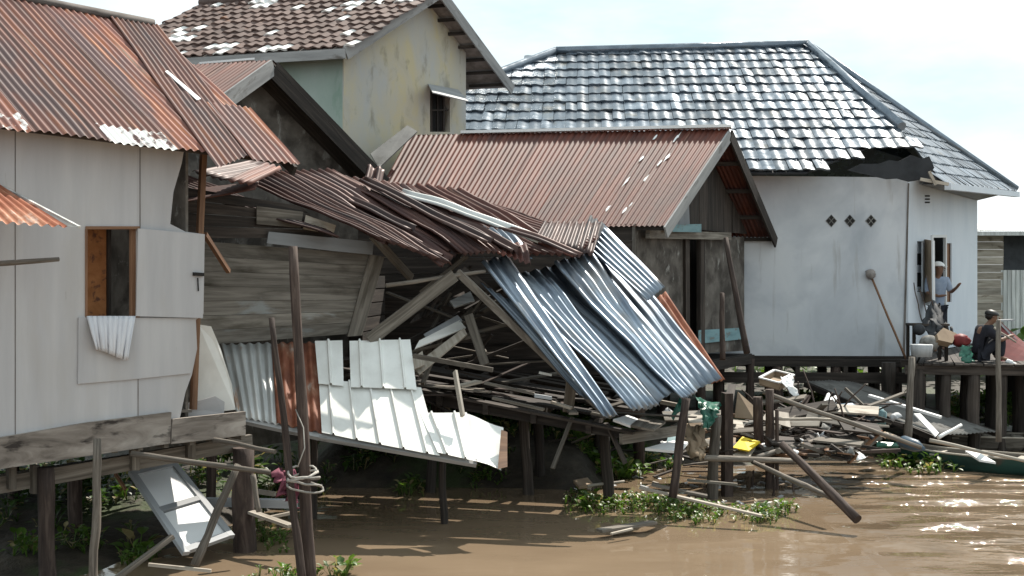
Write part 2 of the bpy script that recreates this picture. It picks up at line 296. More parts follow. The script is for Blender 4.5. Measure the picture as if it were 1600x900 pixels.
    def tiles(s, O, U, Vv, nrm, inside, nu, nv, cw, rh, white=None, amp=.028, u0=0):
        for j in range(nv):
            for i in range(u0, nu):
                uc = (i+.5)*cw; vc = (j+.5)*rh
                if not inside(uc, vc): continue
                rr = min(1, max(0, .5+.45*mnoise.noise((uc*.7, vc*.9, 4))*1.6+R.uniform(-.3, .3))); wv = white(uc, vc) if white else 0
                t1 = R.uniform(-.012, .012); t2 = R.uniform(-.013, .013); du = R.uniform(-.012, .012)
                b0 = len(s.v); nn = 7
                for a in range(4):   # lip bottom, lip top, front of the top face, back
                    for k in range(nn+1):
                        q = k/nn; prof = amp*(math.sin(math.pi*min(1, q/.62)) if q < .62 else -.25*math.sin(math.pi*(q-.62)/.38))
                        hh = prof+t2*(q-.5)*2
                        v = vc-rh*.5 if a < 3 else vc+rh*.56
                        h = hh+(.035+t1 if a in (1, 2) else (0.006 if a == 0 else 0))
                        s.v.append(O+U*(uc-cw/2+cw*q*1.02+du)+Vv*v+nrm*h)
                for a in (0, 2):
                    for k in range(nn):
                        x = b0+a*(nn+1)+k
                        s.face((x, x+1, x+nn+2, x+nn+1), [(uc+k*cw/nn, vc), (uc+(k+1)*cw/nn, vc), (uc+(k+1)*cw/nn, vc+(rh if a else .03)), (uc+k*cw/nn, vc+(rh if a else .03))], rr, wv, a == 2)
        return s
    def build(s, name, mat, parent=None, label=None, cat=None, group=None, kind=None, solid=0, origin=None):
        me = bpy.data.meshes.new(name)
        if parent is not None: o0 = ORG[parent.name]
        elif origin is not None: o0 = Vector(origin)
        else:
            xs = [v.x for v in s.v]; ys = [v.y for v in s.v]; zs = [v.z for v in s.v]
            o0 = Vector(((min(xs)+max(xs))/2, (min(ys)+max(ys))/2, min(zs)))
        me.from_pydata([tuple(v-o0) for v in s.v], [], s.f)
        uvl = me.uv_layers.new(name='UVMap'); k = 0; flat = []
        for q in s.uv:
            for c in q: flat += [c[0], c[1]]
        uvl.data.foreach_set('uv', flat)
        a = me.attributes.new('rnd', 'FLOAT', 'FACE'); a.data.foreach_set('value', s.r)
        a = me.attributes.new('wt', 'FLOAT', 'FACE'); a.data.foreach_set('value', [float(x) for x in s.w])
        me.polygons.foreach_set('use_smooth', s.sm)
        me.materials.append(M[mat] if isinstance(mat, str) else mat); me.update()
        o = bpy.data.objects.new(name, me); C.objects.link(o)
        if parent is not None: o.parent = parent
        else: o.location = o0
        ORG[o.name] = o0
        if solid:
            md = o.modifiers.new('solid', 'SOLIDIFY'); md.thickness = solid; md.offset = -1
        tag(o, label, cat, group, kind); return o
def tag(o, label=None, cat=None, group=None, kind=None):
    if label: o['label'] = label
    if cat: o['category'] = cat
    if group: o['group'] = group
    if kind: o['kind'] = kind
    return o
def thing(name, label, cat, loc, group=None):
    o = bpy.data.objects.new(name, None); C.objects.link(o); o.location = loc; o.empty_display_size = .2
    ORG[o.name] = Vector(loc); return tag(o, label, cat, group)
def poly_at(pl, pts, off=0): return [pl.at(x, y, off) for x, y in pts]
def boards_h(mb, pl, xl, xr, y0, y1, n, th=.025, gap=.006, off=0, cond=None, skip=()):
    """horizontal boards on plane pl between picture lines; xl,xr functions of t (0 top..1 bottom); y0,y1 functions (left,right) pairs"""
    for k in range(n):
        if k in skip: continue
        a, b = k/n, (k+1)/n; j = R.uniform(-.008, .008)
        def pt(t, side):
            x = xr(t) if side else xl(t)
            y = (y0[side]+(y1[side]-y0[side])*t); return pl.at(x, y, off)
        q = [pt(a, 0), pt(a, 1), pt(b, 1), pt(b, 0)]; up = (q[0]-q[3]).normalized()
        q[2] = q[2]+up*gap; q[3] = q[3]+up*gap; o = pl.n*(R.uniform(-.008, .008))
        mb.prism([p+o for p in q], th, long=q[1]-q[0])
    return mb
def boards_v(mb, pl, xs, top, bot, th=.02, off=0):
    for a, b in zip(xs[:-1], xs[1:]):
        o = pl.n*R.uniform(-.008, .008); q = [pl.at(a+.6, top(a), off)+o, pl.at(b-.2, top(b), off)+o, pl.at(b-.2, bot(b), off)+o, pl.at(a+.6, bot(a), off)+o]
        mb.prism(q, th, long=Z)
    return mb
# ------------------------------------------------------------------ ground and water
def build_ground():
    mb = MB(); xs = [-200, -90, -45, -25]+[-20+.5*i for i in range(81)]+[25, 45, 90, 200]; ys = [-30, 0, 6]+[9+.4*i for i in range(60)]+[35, 40, 50, 70, 120, 300, 900]
    def hz(x, y):
        shore = 17.4+.9*mnoise.noise((x*.35, 2, 0))
        if x < -2.6: shore -= min(5.8, (-2.6-x)*3.6)
        if x > 2: shore += min(4.0, (x-2)*1.0)
        t = (y-shore)/3.2; t = max(-1, min(1, t)); z = .30*t if t > 0 else .7*t
        if -3 < x < 1.6 and y > shore: z += min(.45, (y-shore)*.5)*min(1, (1.6-x)/.8)  # mound raised to shut out light behind the sagging floor
        if 1 < x < 3.4: z -= .25*min(1, (x-1)/.5)*min(1, max(0, 20.2-y))
        if y > 26: z += min(.5, (y-26)*.03)
        if y < 40 and abs(x) < 22: z += .09*mnoise.noise((x*1.1, y*1.1, 3))+.035*mnoise.noise((x*4, y*4, 7))
        return z
    for y in ys:
        for x in xs: mb.v.append(Vector((x, y, hz(x, y))))
    n = len(xs)
    for j in range(len(ys)-1):
        for i in range(n-1):
            a = j*n+i; mb.face((a, a+1, a+n+1, a+n), [(0, 0)]*4, .5, 0, True)
    return mb.build('ground', 'mud', kind='structure', origin=(0, 0, 0)), hz
ground, HZ = build_ground()
mb = MB(); mb.v = [V(-200, -60, 0), V(200, -60, 0), V(200, 45, 0), V(-200, 45, 0)]; mb.face((0, 1, 2, 3), [(0, 0)]*4)
mb.build('water', 'water', kind='structure', origin=(0, 0, 0))

def roof_pair(name, plA, mat, parent): pass

# ------------------------------------------------------------------ house A: near left, on stilts
AW = Plane((-4.77, 11.5, 0), (-3.38, 12.8, 0))
Adir = V(1.39, 1.3, 0).normalized()
hA = thing('stilt_house', 'grey white panelled stilt house with rusty corrugated roof and open window shutter, nearest at left', 'house', (-5, 13, 0))
w_ = MB()
w_.prism(poly_at(AW, [(-140, 190), (134, 200), (134, 690), (-140, 755)]), .04, long=Z)
w_.prism(poly_at(AW, [(134, 200), (214, 205), (214, 358), (134, 358)]), .04, long=Z)
w_.prism(poly_at(AW, [(134, 494), (214, 494), (214, 672), (134, 688)]), .04, long=Z)
w_.prism(poly_at(AW, [(214, 205), (291, 214), (284, 255), (271, 300), (266, 350), (290, 362), (320, 366), (318, 490), (306, 500), (308, 545), (300, 585), (290, 612), (280, 658), (214, 672)]), .04, long=Z)
w_.build('wall', 'panel', hA)
j_ = MB()
for px, ya, yb in ((24, 205, 690), (219, 210, 358), (216, 498, 665)):
    j_.prism(poly_at(AW, [(px-.6, ya), (px+.6, ya), (px+.6, yb), (px-.6, yb)], .004), .003, long=Z)
j_.build('joint_strip', 'soffit', hA)
mb = MB(); mb.prism(poly_at(AW, [(123, 496), (306, 497), (307, 545), (299, 583), (215, 592), (122, 600)], .022), .02, long=Z); mb.build('patch_panel', 'panel', hA)
# window: frame, shutter, room behind
fr = MB()
for a, b in (((132, 356), (216, 356)), ((132, 496), (216, 496))): fr.beam(AW.at(*a, -.02), AW.at(*b, -.02), .07, .03)
fr.beam(AW.at(133, 358, -.02), AW.at(133, 494, -.02), .07, .02, Adir)
fr.beam(AW.at(209, 358, -.06), AW.at(209, 494, -.06), .07, .065, Adir)
fr.build('window_frame', 'wood_brown', hA)
mb = MB(); mb.prism(poly_at(AW, [(216, 357), (320, 366), (317, 497), (213, 494)], .05), .018, long=Z)
sh = mb.build('shutter', 'panel', hA, label='open flat grey shutter folded back against the wall')
mb = MB(); mb.beam(AW.at(302, 428, .065), AW.at(318, 429, .065), .03, .035); mb.beam(AW.at(309, 434, .065), AW.at(310, 455, .065), .008, .012, Adir); mb.build('latch', 'black', sh)
rm = MB()
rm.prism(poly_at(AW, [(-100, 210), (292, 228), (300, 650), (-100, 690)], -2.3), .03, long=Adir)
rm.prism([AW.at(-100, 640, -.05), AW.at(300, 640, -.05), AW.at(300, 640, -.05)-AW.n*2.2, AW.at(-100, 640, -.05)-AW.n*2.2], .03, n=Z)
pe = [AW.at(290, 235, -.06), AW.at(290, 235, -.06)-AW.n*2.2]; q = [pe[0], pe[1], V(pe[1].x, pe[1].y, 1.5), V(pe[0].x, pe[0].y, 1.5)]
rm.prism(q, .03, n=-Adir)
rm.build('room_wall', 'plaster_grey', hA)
mb = MB(); mb.prism(poly_at(AW, [(120, 340), (172, 340), (172, 520), (120, 520)], -.45), .02, long=Z); mb.build('inner_partition', 'orange_wood', hA)
mb = MB(); mb.beam(AW.at(170, 350, -.42), AW.at(170, 500, -.42), .05, .03, Adir); mb.build('inner_post', 'wood_dark', hA)
# floor edge boards, joists
mb = MB()
mb.prism(poly_at(AW, [(-120, 735-15), (0, 684), (140, 660), (268, 644), (266, 693), (140, 712), (0, 733), (-120, 765)], .05), .05, long=Adir, r=.4)
mb.prism(poly_at(AW, [(270, 655), (384, 643), (384, 680), (268, 694)], .06), .05, long=Adir, r=.8)
mb.build('fascia_board', 'mottled', hA)
mb = MB()
mb.beam(AW.at(-120, 778, -.3), AW.at(392, 690, -.3), .07, .16); mb.beam(AW.at(-120, 770, -1.6), AW.at(392, 690, -1.6), .07, .14)
for k in range(12):
    p = AW.at(-60+k*40, 724-k*4.0, .02); mb.beam(p-AW.n*.0, p-AW.n*3.2, .05, .10)
mb.build('floor_beam', 'wood_grey', hA)
for px, yb, ya in ((20, 765, 730), (57, 772, 733), (213, 735, 703), (300, 715, 690)):
    mb = MB(); mb.prism(poly_at(AW, [(px-6, ya-6), (px+6, ya-6), (px+6, yb), (px-6, yb)], -.2), .08, long=Z); mb.build('joist_end', 'wood_grey', hA)
a = AW.at(-110, 690, -.02); b = AW.at(384, 660, -.02)
mb = MB(); mb.prism([V(a.x, a.y, 1.44), V(b.x, b.y, 1.44), V(b.x, b.y, 1.44)-AW.n*5, V(a.x, a.y, 1.44)-AW.n*5], .04, n=Z); mb.build('floor', 'wood_dark', hA)
for (px, top, r0, off, mt) in ((75, 738, .085, -.1, 'bark'), (383, 706, .125, -.15, 'bark'), (-60, 740, .09, -.1, 'bark'), (330, 705, .06, -1.6, 'bark'), (120, 730, .08, -1.6, 'bark'), (250, 715, .07, -3, 'bark'), (20, 720, .07, -3, 'bark')):
    p = AW.at(px, top, off); mb = MB(); mb.pole((p.x, p.y, -.5), (p.x+R.uniform(-.03, .03), p.y, p.z+.05), r0, r0*.93, bend=.012); mb.build('stilt', mt, hA)
# roof of A: rusted corrugated slope with a rake at right
eR = P(470, 258, 13.32); e0 = P(0, 199, 11.15); ud = (eR-e0).normalized()
eL = eR-ud*6.5; rR = P(236, 40, 15.79); up = rR-eR; rL = eL+up
rf = MB(); rf.sheet(eL, eR, rR, rL, pitch=.085, amp=.013, nv=10, sw=.72, jag=.035, rows=1, wz=.5, warp=.014, seed=3, seg=6)
roofA = rf.build('roof', 'rust', hA)
RA = Plane(eL, eR, rR)
mb = MB(); mb.sheet(RA.at(340, 262, .03), RA.at(405, 236, .03), RA.at(246, 38, .03), RA.at(170, 22, .03), pitch=.085, amp=.013, nv=8, sw=.8, seed=9, warp=.01, r=.2)
mb.sheet(RA.at(395, 250, .035), RA.at(468, 256, .035), RA.at(390, 168, .035), RA.at(322, 160, .035), pitch=.085, amp=.013, nv=6, sw=.8, seed=12, warp=.015, r=.75)
mb.build('roof_patch_sheet', 'rust', hA)
mb = MB(); mb.prism([RA.at(258, 111, .045), RA.at(262, 110, .045), RA.at(314, 154, .045), RA.at(308, 156, .045)], .01, n=RA.n); mb.build('pale_roof_strip', 'bright_white', hA)
mb = MB(); rd = (rL-rR).normalized(); tl_ = [rR+V(0, 0, .03)+(-rd)*.03, rL+V(0, 0, .03)]
mb.tube([tl_[0], tl_[0].lerp(tl_[1], .35), tl_[1]], [.06, .055, .06], 8); mb.build('ridge_cap', 'soffit', hA)
mb = MB(); bb = rR+V(0, 0, -.02); back = V(-.683, .73, -.55)*3.6
mb.sheet(bb+back, rL+back, rL+V(0, 0, -.02), bb, pitch=.085, amp=.013, nv=4, sw=.8); mb.build('rear_roof', 'rust', hA)
mb = MB(); mb.beam(eR-ud*.08+V(0, 0, -.07), rR-ud*.08+V(0, 0, -.07), .04, .10, r=.2)
for t in (.05, .5): mb.beam(eL.lerp(rL, t)+V(0, 0, -.06), eR.lerp(rR, t)+V(0, 0, -.06), .05, .06)
mb.build('rafter', 'wood_dark', hA)
mb = MB(); q = eR.lerp(rR, .02); mb.beam(P(318, 238, 13.35), P(312, 366, 13.2), .06, .06, Adir, r=.5); mb.beam(P(312, 366, 13.2), P(302, 640, 13.1), .06, .06, Adir, r=.3); mb.build('porch_post', 'wood_brown', hA)
mb = MB(); mb.beam(P(320, 366, 13.4), P(357, 424, 14.2), .045, .05); mb.build('brace', 'wood_brown', hA)
# lower awning at far left
mb = MB(); mb.sheet(P(-40, 345, 10.3), P(104, 354, 10.75), AW.at(6, 292, .03), AW.at(-120, 240, .03), pitch=.095, amp=.016, nv=5, sw=.8, r=.9, seed=4); aw = mb.build('awning', 'rust_orange', hA, label='small orange rusted awning sheet under the main roof')
mb = MB(); mb.beam(P(104, 352, 10.76), P(122, 355, 10.8), .02, .012); mb.beam(AW.at(2, 291, .05), P(124, 355, 10.8), .03, .02); mb.build('awning_edge', 'zinc_dull', aw)
mb = MB(); mb.pole(P(-30, 414, 10.9), P(92, 405, 11.35), .027, .022, bend=.005); mb.build('wooden_pole', 'bark_pale', label='grey stick poking out level in front of the left wall panels', cat='pole')
# cloth hanging from the window
cl = MB(); n = 42
for j in range(9):
    t = j/8
    for i in range(n+1):
        q = i/n; xl = 136+t*14; xr = 212-t*12; px = xl+(xr-xl)*q; py = 494+t*(61-8*math.cos(q*3)) 
        fo = .018*math.sin(q*26+2*t)*(.3+.7*t)+.012*math.sin(q*57+t)+.05*math.sin(t*2.4)+.035
        cl.v.append(AW.at(px, py, fo))
for j in range(8):
    for i in range(n):
        a = j*(n+1)+i; cl.face((a, a+1, a+n+2, a+n+1), [(i/n, j/8), ((i+1)/n, j/8), ((i+1)/n, (j+1)/8), (i/n, (j+1)/8)], .5, 0, True)
cl.build('hanging_cloth', 'cloth', label='gathered white cloth hanging out over the sill of the open window', cat='cloth', solid=.008)

# torn panel pieces right of the house
mb = MB(); mb.prism([P(310, 507, 13.5), P(330, 510, 13.55), P(345, 545, 13.6), P(362, 600, 13.6), P(368, 640, 13.6), P(306, 648, 13.5)], .012); mb.build('torn_panel', 'white_metal', label='torn cream panel standing between the left house and the white sheets', cat='panel')
mb = MB(); mb.prism([P(278, 634, 13.15), P(336, 619, 13.3), P(351, 628, 13.35), P(350, 646, 13.35), P(276, 656, 13.12)], .012); mb.build('torn_panel', 'panel', label='ragged grey panel scrap lying on the fascia end of the left house', cat='panel')
# fallen window frame with white panes, leaning under the house
K = thing('fallen_window_frame', 'fallen grey frame with two bright white panes leaning into the water under the left house', 'window frame', P(285, 850, 12.9))
ka, kb, kc, kd = P(203, 738, 13.5), P(272, 722, 14.0), P(364, 838, 13.1), P(288, 866, 12.55)
KP = Plane(ka, kb, kc)
def kq(u, v, off=0): return ka.lerp(kb, u).lerp(kd.lerp(kc, u), v)+KP.n*off
for v0, v1 in ((.06, .46), (.54, .94)):
    mb = MB(); mb.prism([kq(.07, v0), kq(.93, v0), kq(.93, v1), kq(.07, v1)], .012); mb.build('pane', 'bright_white', K)
mb = MB()
for (a, b) in (((.035, 0), (.035, 1)), ((.965, 0), (.965, 1)), ((.07, .03), (.93, .03)), ((.07, .5), (.93, .5)), ((.07, .97), (.93, .97))): mb.beam(kq(*a), kq(*b), .075, .045, KP.n)
mb.build('frame', 'frame_grey', K)

# ------------------------------------------------------------------ house C: cream house, tiled roof
hC = thing('cream_house', 'tall cream plaster house with brown tiled roof and white patched tiles', 'house', (-3, 22, .4))
eaveC = P(540, 74, 20.9); ez = eaveC.z
eCr = P(801, 133, 1931*(ez-3)/297)
apx = P(688, -21, (eaveC.y+eCr.y)/2)
back = V(-.95, .3, 0)
def cr_(n_): return n_
LC = 5.1
rb = apx+back*LC; eb = eaveC+back*LC; ebr = eCr+back*LC
U = -back.normalized(); Vc = (apx-eaveC); Vc = Vc-U*Vc.dot(U)*0; vl = Vc.length; Vn = Vc.normalized(); nC = U.cross(Vn).normalized()
if nC.z < 0: nC = -nC
def clus(u, v):
    s_ = mnoise.noise((u*1.3+3.3, v*2.6+1, 2.2))+.5*mnoise.noise((u*4, v*7, 1)); return 1 if s_ > .34 or (v < .35 and mnoise.noise((u*1.5+7, 0, 3)) > .08) else 0
mb = MB(); mb.tiles(eb, U, Vn, nC, lambda u, v: True, int(LC/.21)+1, int(vl/.27)+1, .21, .27, clus); mb.build('tiled_roof', 'tile_brown', hC)
mb = MB(); mb.prism([eb, eaveC, apx, rb], .06, n=nC); n2 = (ebr-eCr).cross(apx-eCr).normalized(); n2 = n2 if n2.z > 0 else -n2
mb.v = [v-nC*.015 for v in mb.v]
mb.prism([eCr, ebr, rb, apx], .06, n=n2); mb.build('roof_deck', 'soffit', hC)
mb = MB(); mb.sheet(ebr+n2*.03, eCr+n2*.03, apx+n2*.03, rb+n2*.03, nv=3, sw=.8); mb.build('rear_roof', 'rust_plain', hC)
mb = MB(); hw = V(0, 0, -.10)
mb.beam(eaveC+hw, apx+hw, .03, .22); mb.beam(apx+hw, eCr+hw, .03, .22); mb.build('barge_board', 'fascia', hC)
mb = MB(); mb.beam(eb+hw*1.1+V(0, -.03, 0), eaveC+hw*1.1+V(0, -.03, 0), .03, .17); mb.build('fascia_board', 'fascia', hC)
mb = MB()
for i in range(7):
    t = .1+i*.135; p = apx.lerp(eCr, t)+V(0, 0, -.10); mb.beam(p-V(0, 0, .05), p+back*.8-V(0, 0, .05), .05, .06)
mb.build('purlin', 'wood_dark', hC)
mb = MB(); mb.tube([apx+V(0, 0, .03), rb+V(0, 0, .03)], .09, 8); mb.build('ridge_cap', 'tile_brown', hC)
cL = P(537, 80, 21.3); cR = P(728, 80, 24.35); CW = Plane(V(cL.x, cL.y, 0), V(cR.x, cR.y, 0))
def under(plane, x, a, b):     # height where the plane meets the roof line a-b above picture column x
    return None
gt = [CW.at(537, 72), CW.at(560, 62)]
def zline(p, A, B):
    t = ((p.x-A.x)*(B.x-A.x)+(p.y-A.y)*(B.y-A.y))/((B.x-A.x)**2+(B.y-A.y)**2); return A.z+(B.z-A.z)*t-.07
base = [V(cL.x, cL.y, .2), V(cR.x, cR.y, .2)]
cm = cL.lerp(cR, 0); 
mid = V(apx.x, apx.y, 0)+back*.27
ptM = CW.at(690, 100); ptM = V(mid.x, mid.y, apx.z-.06)
# window hole in gable wall
WN = dict(x0=672, x1=703, y0=138, y1=206)
topL = V(cL.x, cL.y, zline(cL, eaveC, apx)); topR = V(cR.x, cR.y, zline(cR, eCr, apx))
def onroof(px):
    p = CW.at(px, 100); return V(p.x, p.y, min(zline(p, eaveC, apx), zline(p, eCr, apx)))
def onbase(px): p = CW.at(px, 100); return V(p.x, p.y, .2)
mb = MB()
sm = CW.at(672, 100); cols = [537, 600, 672]
mb.prism([onbase(537), onbase(672), onroof(672), onroof(537)], .15, long=Z)
pa = sum([0])
apc = None
for px in range(672, 704):
    if apc is None or onroof(px).z > onroof(apc).z: apc = px
q = [CW.at(672, 138), CW.at(703, 138), onroof(703)]+([onroof(apc)] if 673 < apc < 703 else [])+[onroof(672)]
mb.prism(q, .15, long=Z); mb.prism([onbase(672), onbase(703), CW.at(703, 206), CW.at(672, 206)], .15, long=Z)
mb.prism([onbase(703), onbase(728), onroof(728), onroof(703)], .15, long=Z)
mb.build('gable_wall', 'plaster_cream', hC)
bl = cL+back*4.6
mb = MB(); a = V(cL.x, cL.y, .2)+V(-.01, .01, 0); b = V(bl.x, bl.y, .2); mb.prism([b, a, V(a.x, a.y, ez-.03), V(b.x, b.y, ez-.03)], .15, n=V(-.3, -.95, 0).normalized(), long=Z); mb.build('side_wall', 'plaster_green', hC)
mb = MB(); a = V(cR.x, cR.y, .2)+V(-.05, .03, 0); b = a+back*4.6; mb.prism([a, b, V(b.x, b.y, topR.z), V(a.x, a.y, topR.z)], .15, n=V(.3, .95, 0), long=Z)
a = V(bl.x, bl.y, .2); b = a+V(cR.x-cL.x, cR.y-cL.y, 0); mb.prism([a, b, V(b.x, b.y, ez), V(a.x, a.y, ez)], .15, n=-U, long=Z); mb.build('rear_wall', 'plaster_cream', hC)
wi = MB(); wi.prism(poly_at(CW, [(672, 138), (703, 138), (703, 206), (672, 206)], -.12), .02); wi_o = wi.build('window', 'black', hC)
mb = MB()
for px in (673.5, 683, 693, 701.5): mb.beam(CW.at(px, 139, -.05), CW.at(px, 206, -.05), .035, .035, Adir)
mb.beam(CW.at(672, 172, -.05), CW.at(703, 172, -.05), .03, .03); mb.build('window_bars', 'wood_dark', wi_o)
mb = MB(); mb.prism([CW.at(669, 131, .02), CW.at(716, 140, .02), CW.at(732, 158, .5), CW.at(676, 144, .5)], .02, n=V(.3, -.4, .8).normalized()); mb.build('window_awning', 'frame_grey', hC)

# ------------------------------------------------------------------ house D: small dark gable
hD = thing('dark_gable_house', 'small dark gabled house with brown roof between the rusty roof and the cream house', 'house', (-4, 18.5, .3))
dA = P(427, 94, 17.5); dL = P(345, 152, 16.4); dR = P(602, 276, 19.0)
dL = dA+(dL-dA)*1.9; bk = V(-.95, .3, 0)*2.3
mb = MB(); mb.sheet(dL+bk, dL, dA, dA+bk, nv=4, sw=.8, wz=.0, r=.7); mb.build('left_roof', 'rust_plain', hD, label='dull brown corrugated slope')
mb = MB(); n_ = (dR-dA).cross(bk).normalized(); n_ = n_ if n_.z > 0 else -n_; mb.sheet(dR, dR+bk, dA+bk, dA, nv=4, sw=.8); mb.build('right_roof', 'rust_dark', hD)
mb = MB(); mb.prism([dA-n_*.03, dR-n_*.03, dR+bk-n_*.03, dA+bk-n_*.03], .03, n=n_); mb.build('soffit', 'wood_dark', hD)
mb = MB(); mb.beam(dL+V(0, 0, -.1), dA+V(0, 0, -.1), .03, .22, r=.4); mb.build('barge_board', 'fascia', hD)
mb = MB(); mb.beam(dA+V(0, 0, -.13), dR+V(0, 0, -.13), .03, .26, r=.1); mb.build('barge_board', 'wood_dark', hD)
ins = bk*.2; DWl, DWm, DWr = dL+ins, dA+ins, dR+ins
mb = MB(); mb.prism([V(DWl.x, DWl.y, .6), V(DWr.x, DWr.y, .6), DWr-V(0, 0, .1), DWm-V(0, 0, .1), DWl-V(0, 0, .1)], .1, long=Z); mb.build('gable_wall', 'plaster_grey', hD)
mb = MB(); mb.beam(P(310, 101, 18.3), P(395, 94, 18.6), .3, .03); mb.build('pale_ridge_sheet', 'bright_white', hD)

# ------------------------------------------------------------------ house E: rusty roofed shack
hE = thing('rusty_roof_shack', 'dark timber shack with even rust red corrugated roof and white ridge cap', 'shack', (2.5, 20.5, .3))
eER = P(1038, 353, 18.9); eRR = P(1139, 202, 21.2); eLow = P(1210, 371, 23.6); eRL = P(640, 211, 22.1); eRL.z = eRR.z
eEL = eER+(eRL-eRR)*.86; eRL2 = eRL; eEL.z = eER.z
mb = MB(); mb.sheet(eEL, eER, eRR, eRL2, pitch=.085, amp=.012, nv=8, sw=.74, jag=.012, rows=1, seed=8, warp=.006)
RE = Plane(eER, eEL, eRR)
mb.build('roof', 'rust_plain', hE)
mb = MB()
for (px, py, l, wd) in ((1058, 214, 14, 5), (1042, 246, 14, 5), (1030, 255, 12, 4), (1003, 247, 10, 4), (1010, 278, 12, 4), (978, 284, 14, 4), (950, 325, 10, 5), (976, 328, 12, 6), (1024, 214, 10, 4), (985, 320, 8, 3)):
    q = []
    for k in range(12):
        a = k/12*6.283; rr_ = R.uniform(.45, 1.1); x = math.cos(a)*wd*.55*rr_; y = math.sin(a)*l*.75*rr_; q.append((px+x-y*.62, py+y*.75))
    mb = MB(); mb.prism(poly_at(RE, q, .014), .004, n=RE.n); mb.build('pale_paint_patch', 'bright_white', hE)
mb = MB(); d_ = (eRR-eRL).normalized(); mb.beam(P(722, 209, 22.0)+V(0, 0, .02), eRR+V(0, 0, .05)+d_*.04, .26, .05, r=.5); mb.build('ridge_cap', 'bright_white', hE)
back_n = V(0, 0, 0)
mb = MB(); eLowL = eLow+(eRL-eRR); mb.sheet(eLow, eLowL, eRL, eRR, nv=3, sw=.8); mb.build('rear_roof', 'rust_plain', hE)
hw = V(0, 0, -.10)
mb = MB(); mb.beam(eER+hw+d_*.02, eRR+hw+d_*.02, .03, .19, r=.5); mb.build('barge_board', 'fascia', hE)
mb = MB(); mb.beam(eRR+hw+d_*.03, eLow+hw+d_*.03, .035, .22, r=.3); mb.build('barge_board', 'wood_dark', hE, label='dark right barge board')
for t in (.25, .5, .75, .97): p = eRR.lerp(eLow, t)+V(0, 0, -.09); mb = MB(); mb.beam(p, p-d_*.9, .05, .07); mb.build('purlin', 'wood_dark', hE)
for t in (.03, .5): p = eER.lerp(eRR, t)+V(0, 0, -.08); mb = MB(); mb.beam(p, p-d_*5.5, .05, .07); mb.build('purlin', 'wood_dark', hE)
g0 = eER-d_*.42; g1 = eLow-d_*.42; GE = Plane(V(g0.x, g0.y, 0), V(g1.x, g1.y, 0)); gm = eRR-d_*.42
mb = MB()
N_ = 11; a0 = V(g0.x, g0.y, 0).lerp(V(g1.x, g1.y, 0), .1); a1 = V(g0.x, g0.y, 0).lerp(V(g1.x, g1.y, 0), .95)
def zr(p): return min(zline(p, g0, gm), zline(p, g1, gm))-.02
for k in range(N_):
    p = a0.lerp(a1, k/N_); q = a0.lerp(a1, (k+.97)/N_); o = GE.n*R.uniform(-.01, .01)
    m_ = V(gm.x, gm.y, 0)
    mb.prism([V(p.x, p.y, 3.78)+o, V(q.x, q.y, 3.78)+o, V(q.x, q.y, zr(q))+o, V(p.x, p.y, zr(p))+o], .02, long=Z)
mb.build('gable_boards', 'wood_dark', hE)
mb = MB(); mb.prism(poly_at(GE, [(1046, 330), (1075, 290), (1078, 352), (1044, 352)], .03), .015, long=Z); mb.build('gable_panel', 'frame_grey', hE)
mb = MB(); mb.beam(GE.at(1012, 366, .10), GE.at(1140, 369, .10), .07, .13, r=.9); mb.build('tie_beam', 'wood_grey', hE)
mb = MB(); mb.prism(poly_at(GE, [(1042, 351), (1096, 350), (1096, 363), (1040, 362)], .22), .02); mb.build('teal_board', 'teal', hE)
# front wall, gable-end wall and door
FE = Plane(V(g0.x, g0.y, 0), V(g0.x, g0.y, 0)-d_*3)
FEo = -.25
def zb(p, z): return V(p.x, p.y, z)
mb = MB(); c0 = g0+V(.0, .05, 0)
for k in range(9):
    z0 = 1.5+k*.255; o = V(0, -1, 0)*R.uniform(-.01, .01); a = zb(c0, z0)+o; b = zb(c0-d_*4.6, z0)+o
    mb.prism([b, a, a+V(0, 0, .25), b+V(0, 0, .25)], .03, n=V(-.15, -.98, 0).normalized())
mb.build('front_wall', 'wood_dark', hE)
mb = MB(); mb.prism([zb(g0, 1.5)-GE.n*.03, GE.at(1070, 552, -.03), GE.at(1070, 368, -.03), zb(g0, 3.78)-GE.n*.03], .05, long=Z); mb.prism(poly_at(GE, [(1096, 372), (1163, 370), (1163, 548), (1096, 552)], -.02), .05, long=Z)
mb.build('side_wall', 'plaster_grey', hE)
mb = MB(); mb.prism(poly_at(GE, [(1070, 372), (1096, 372), (1096, 552), (1070, 552)], -.35), .04, long=Z); dr = mb.build('door', 'wood_dark', hE)
mb = MB(); mb.beam(GE.at(1071, 372, .0), GE.at(1072, 552, .0), .09, .1, Adir); mb.beam(GE.at(1095, 372, .0), GE.at(1095, 552, .0), .09, .12, Adir); mb.build('door_frame', 'wood_dark', dr)
mb = MB(); mb.prism(poly_at(GE, [(1092, 516), (1160, 512), (1160, 530), (1092, 537)], .03), .012); mb.build('teal_strip', 'teal', hE)
mb = MB(); p = GE.at(1100, 552); mb.beam(zb(g0, 1.42)+V(-4, .5, 0), zb(g0, 1.42)+V(.3, -.1, 0), .1, .14); mb.beam(zb(g0, 1.4), zb(g1, 1.4), .1, .16); 
mb.prism([zb(g0, 1.5), zb(g1, 1.5), zb(g1-d_*4.5, 1.5), zb(g0-d_*4.5, 1.5)], .04, n=Z)
mb.build('floor', 'wood_dark', hE)
for t, s_ in ((.02, 0), (.5, 0), (.98, 0), (.02, 2.2), (.5, 2.2), (.02, 4.2)):
    p = g0.lerp(g1, t)-d_*s_; mb = MB(); mb.pole((p.x, p.y, -.1), (p.x, p.y, 1.4), .09, .085, bend=.01); mb.build('stilt', 'bark', hE)
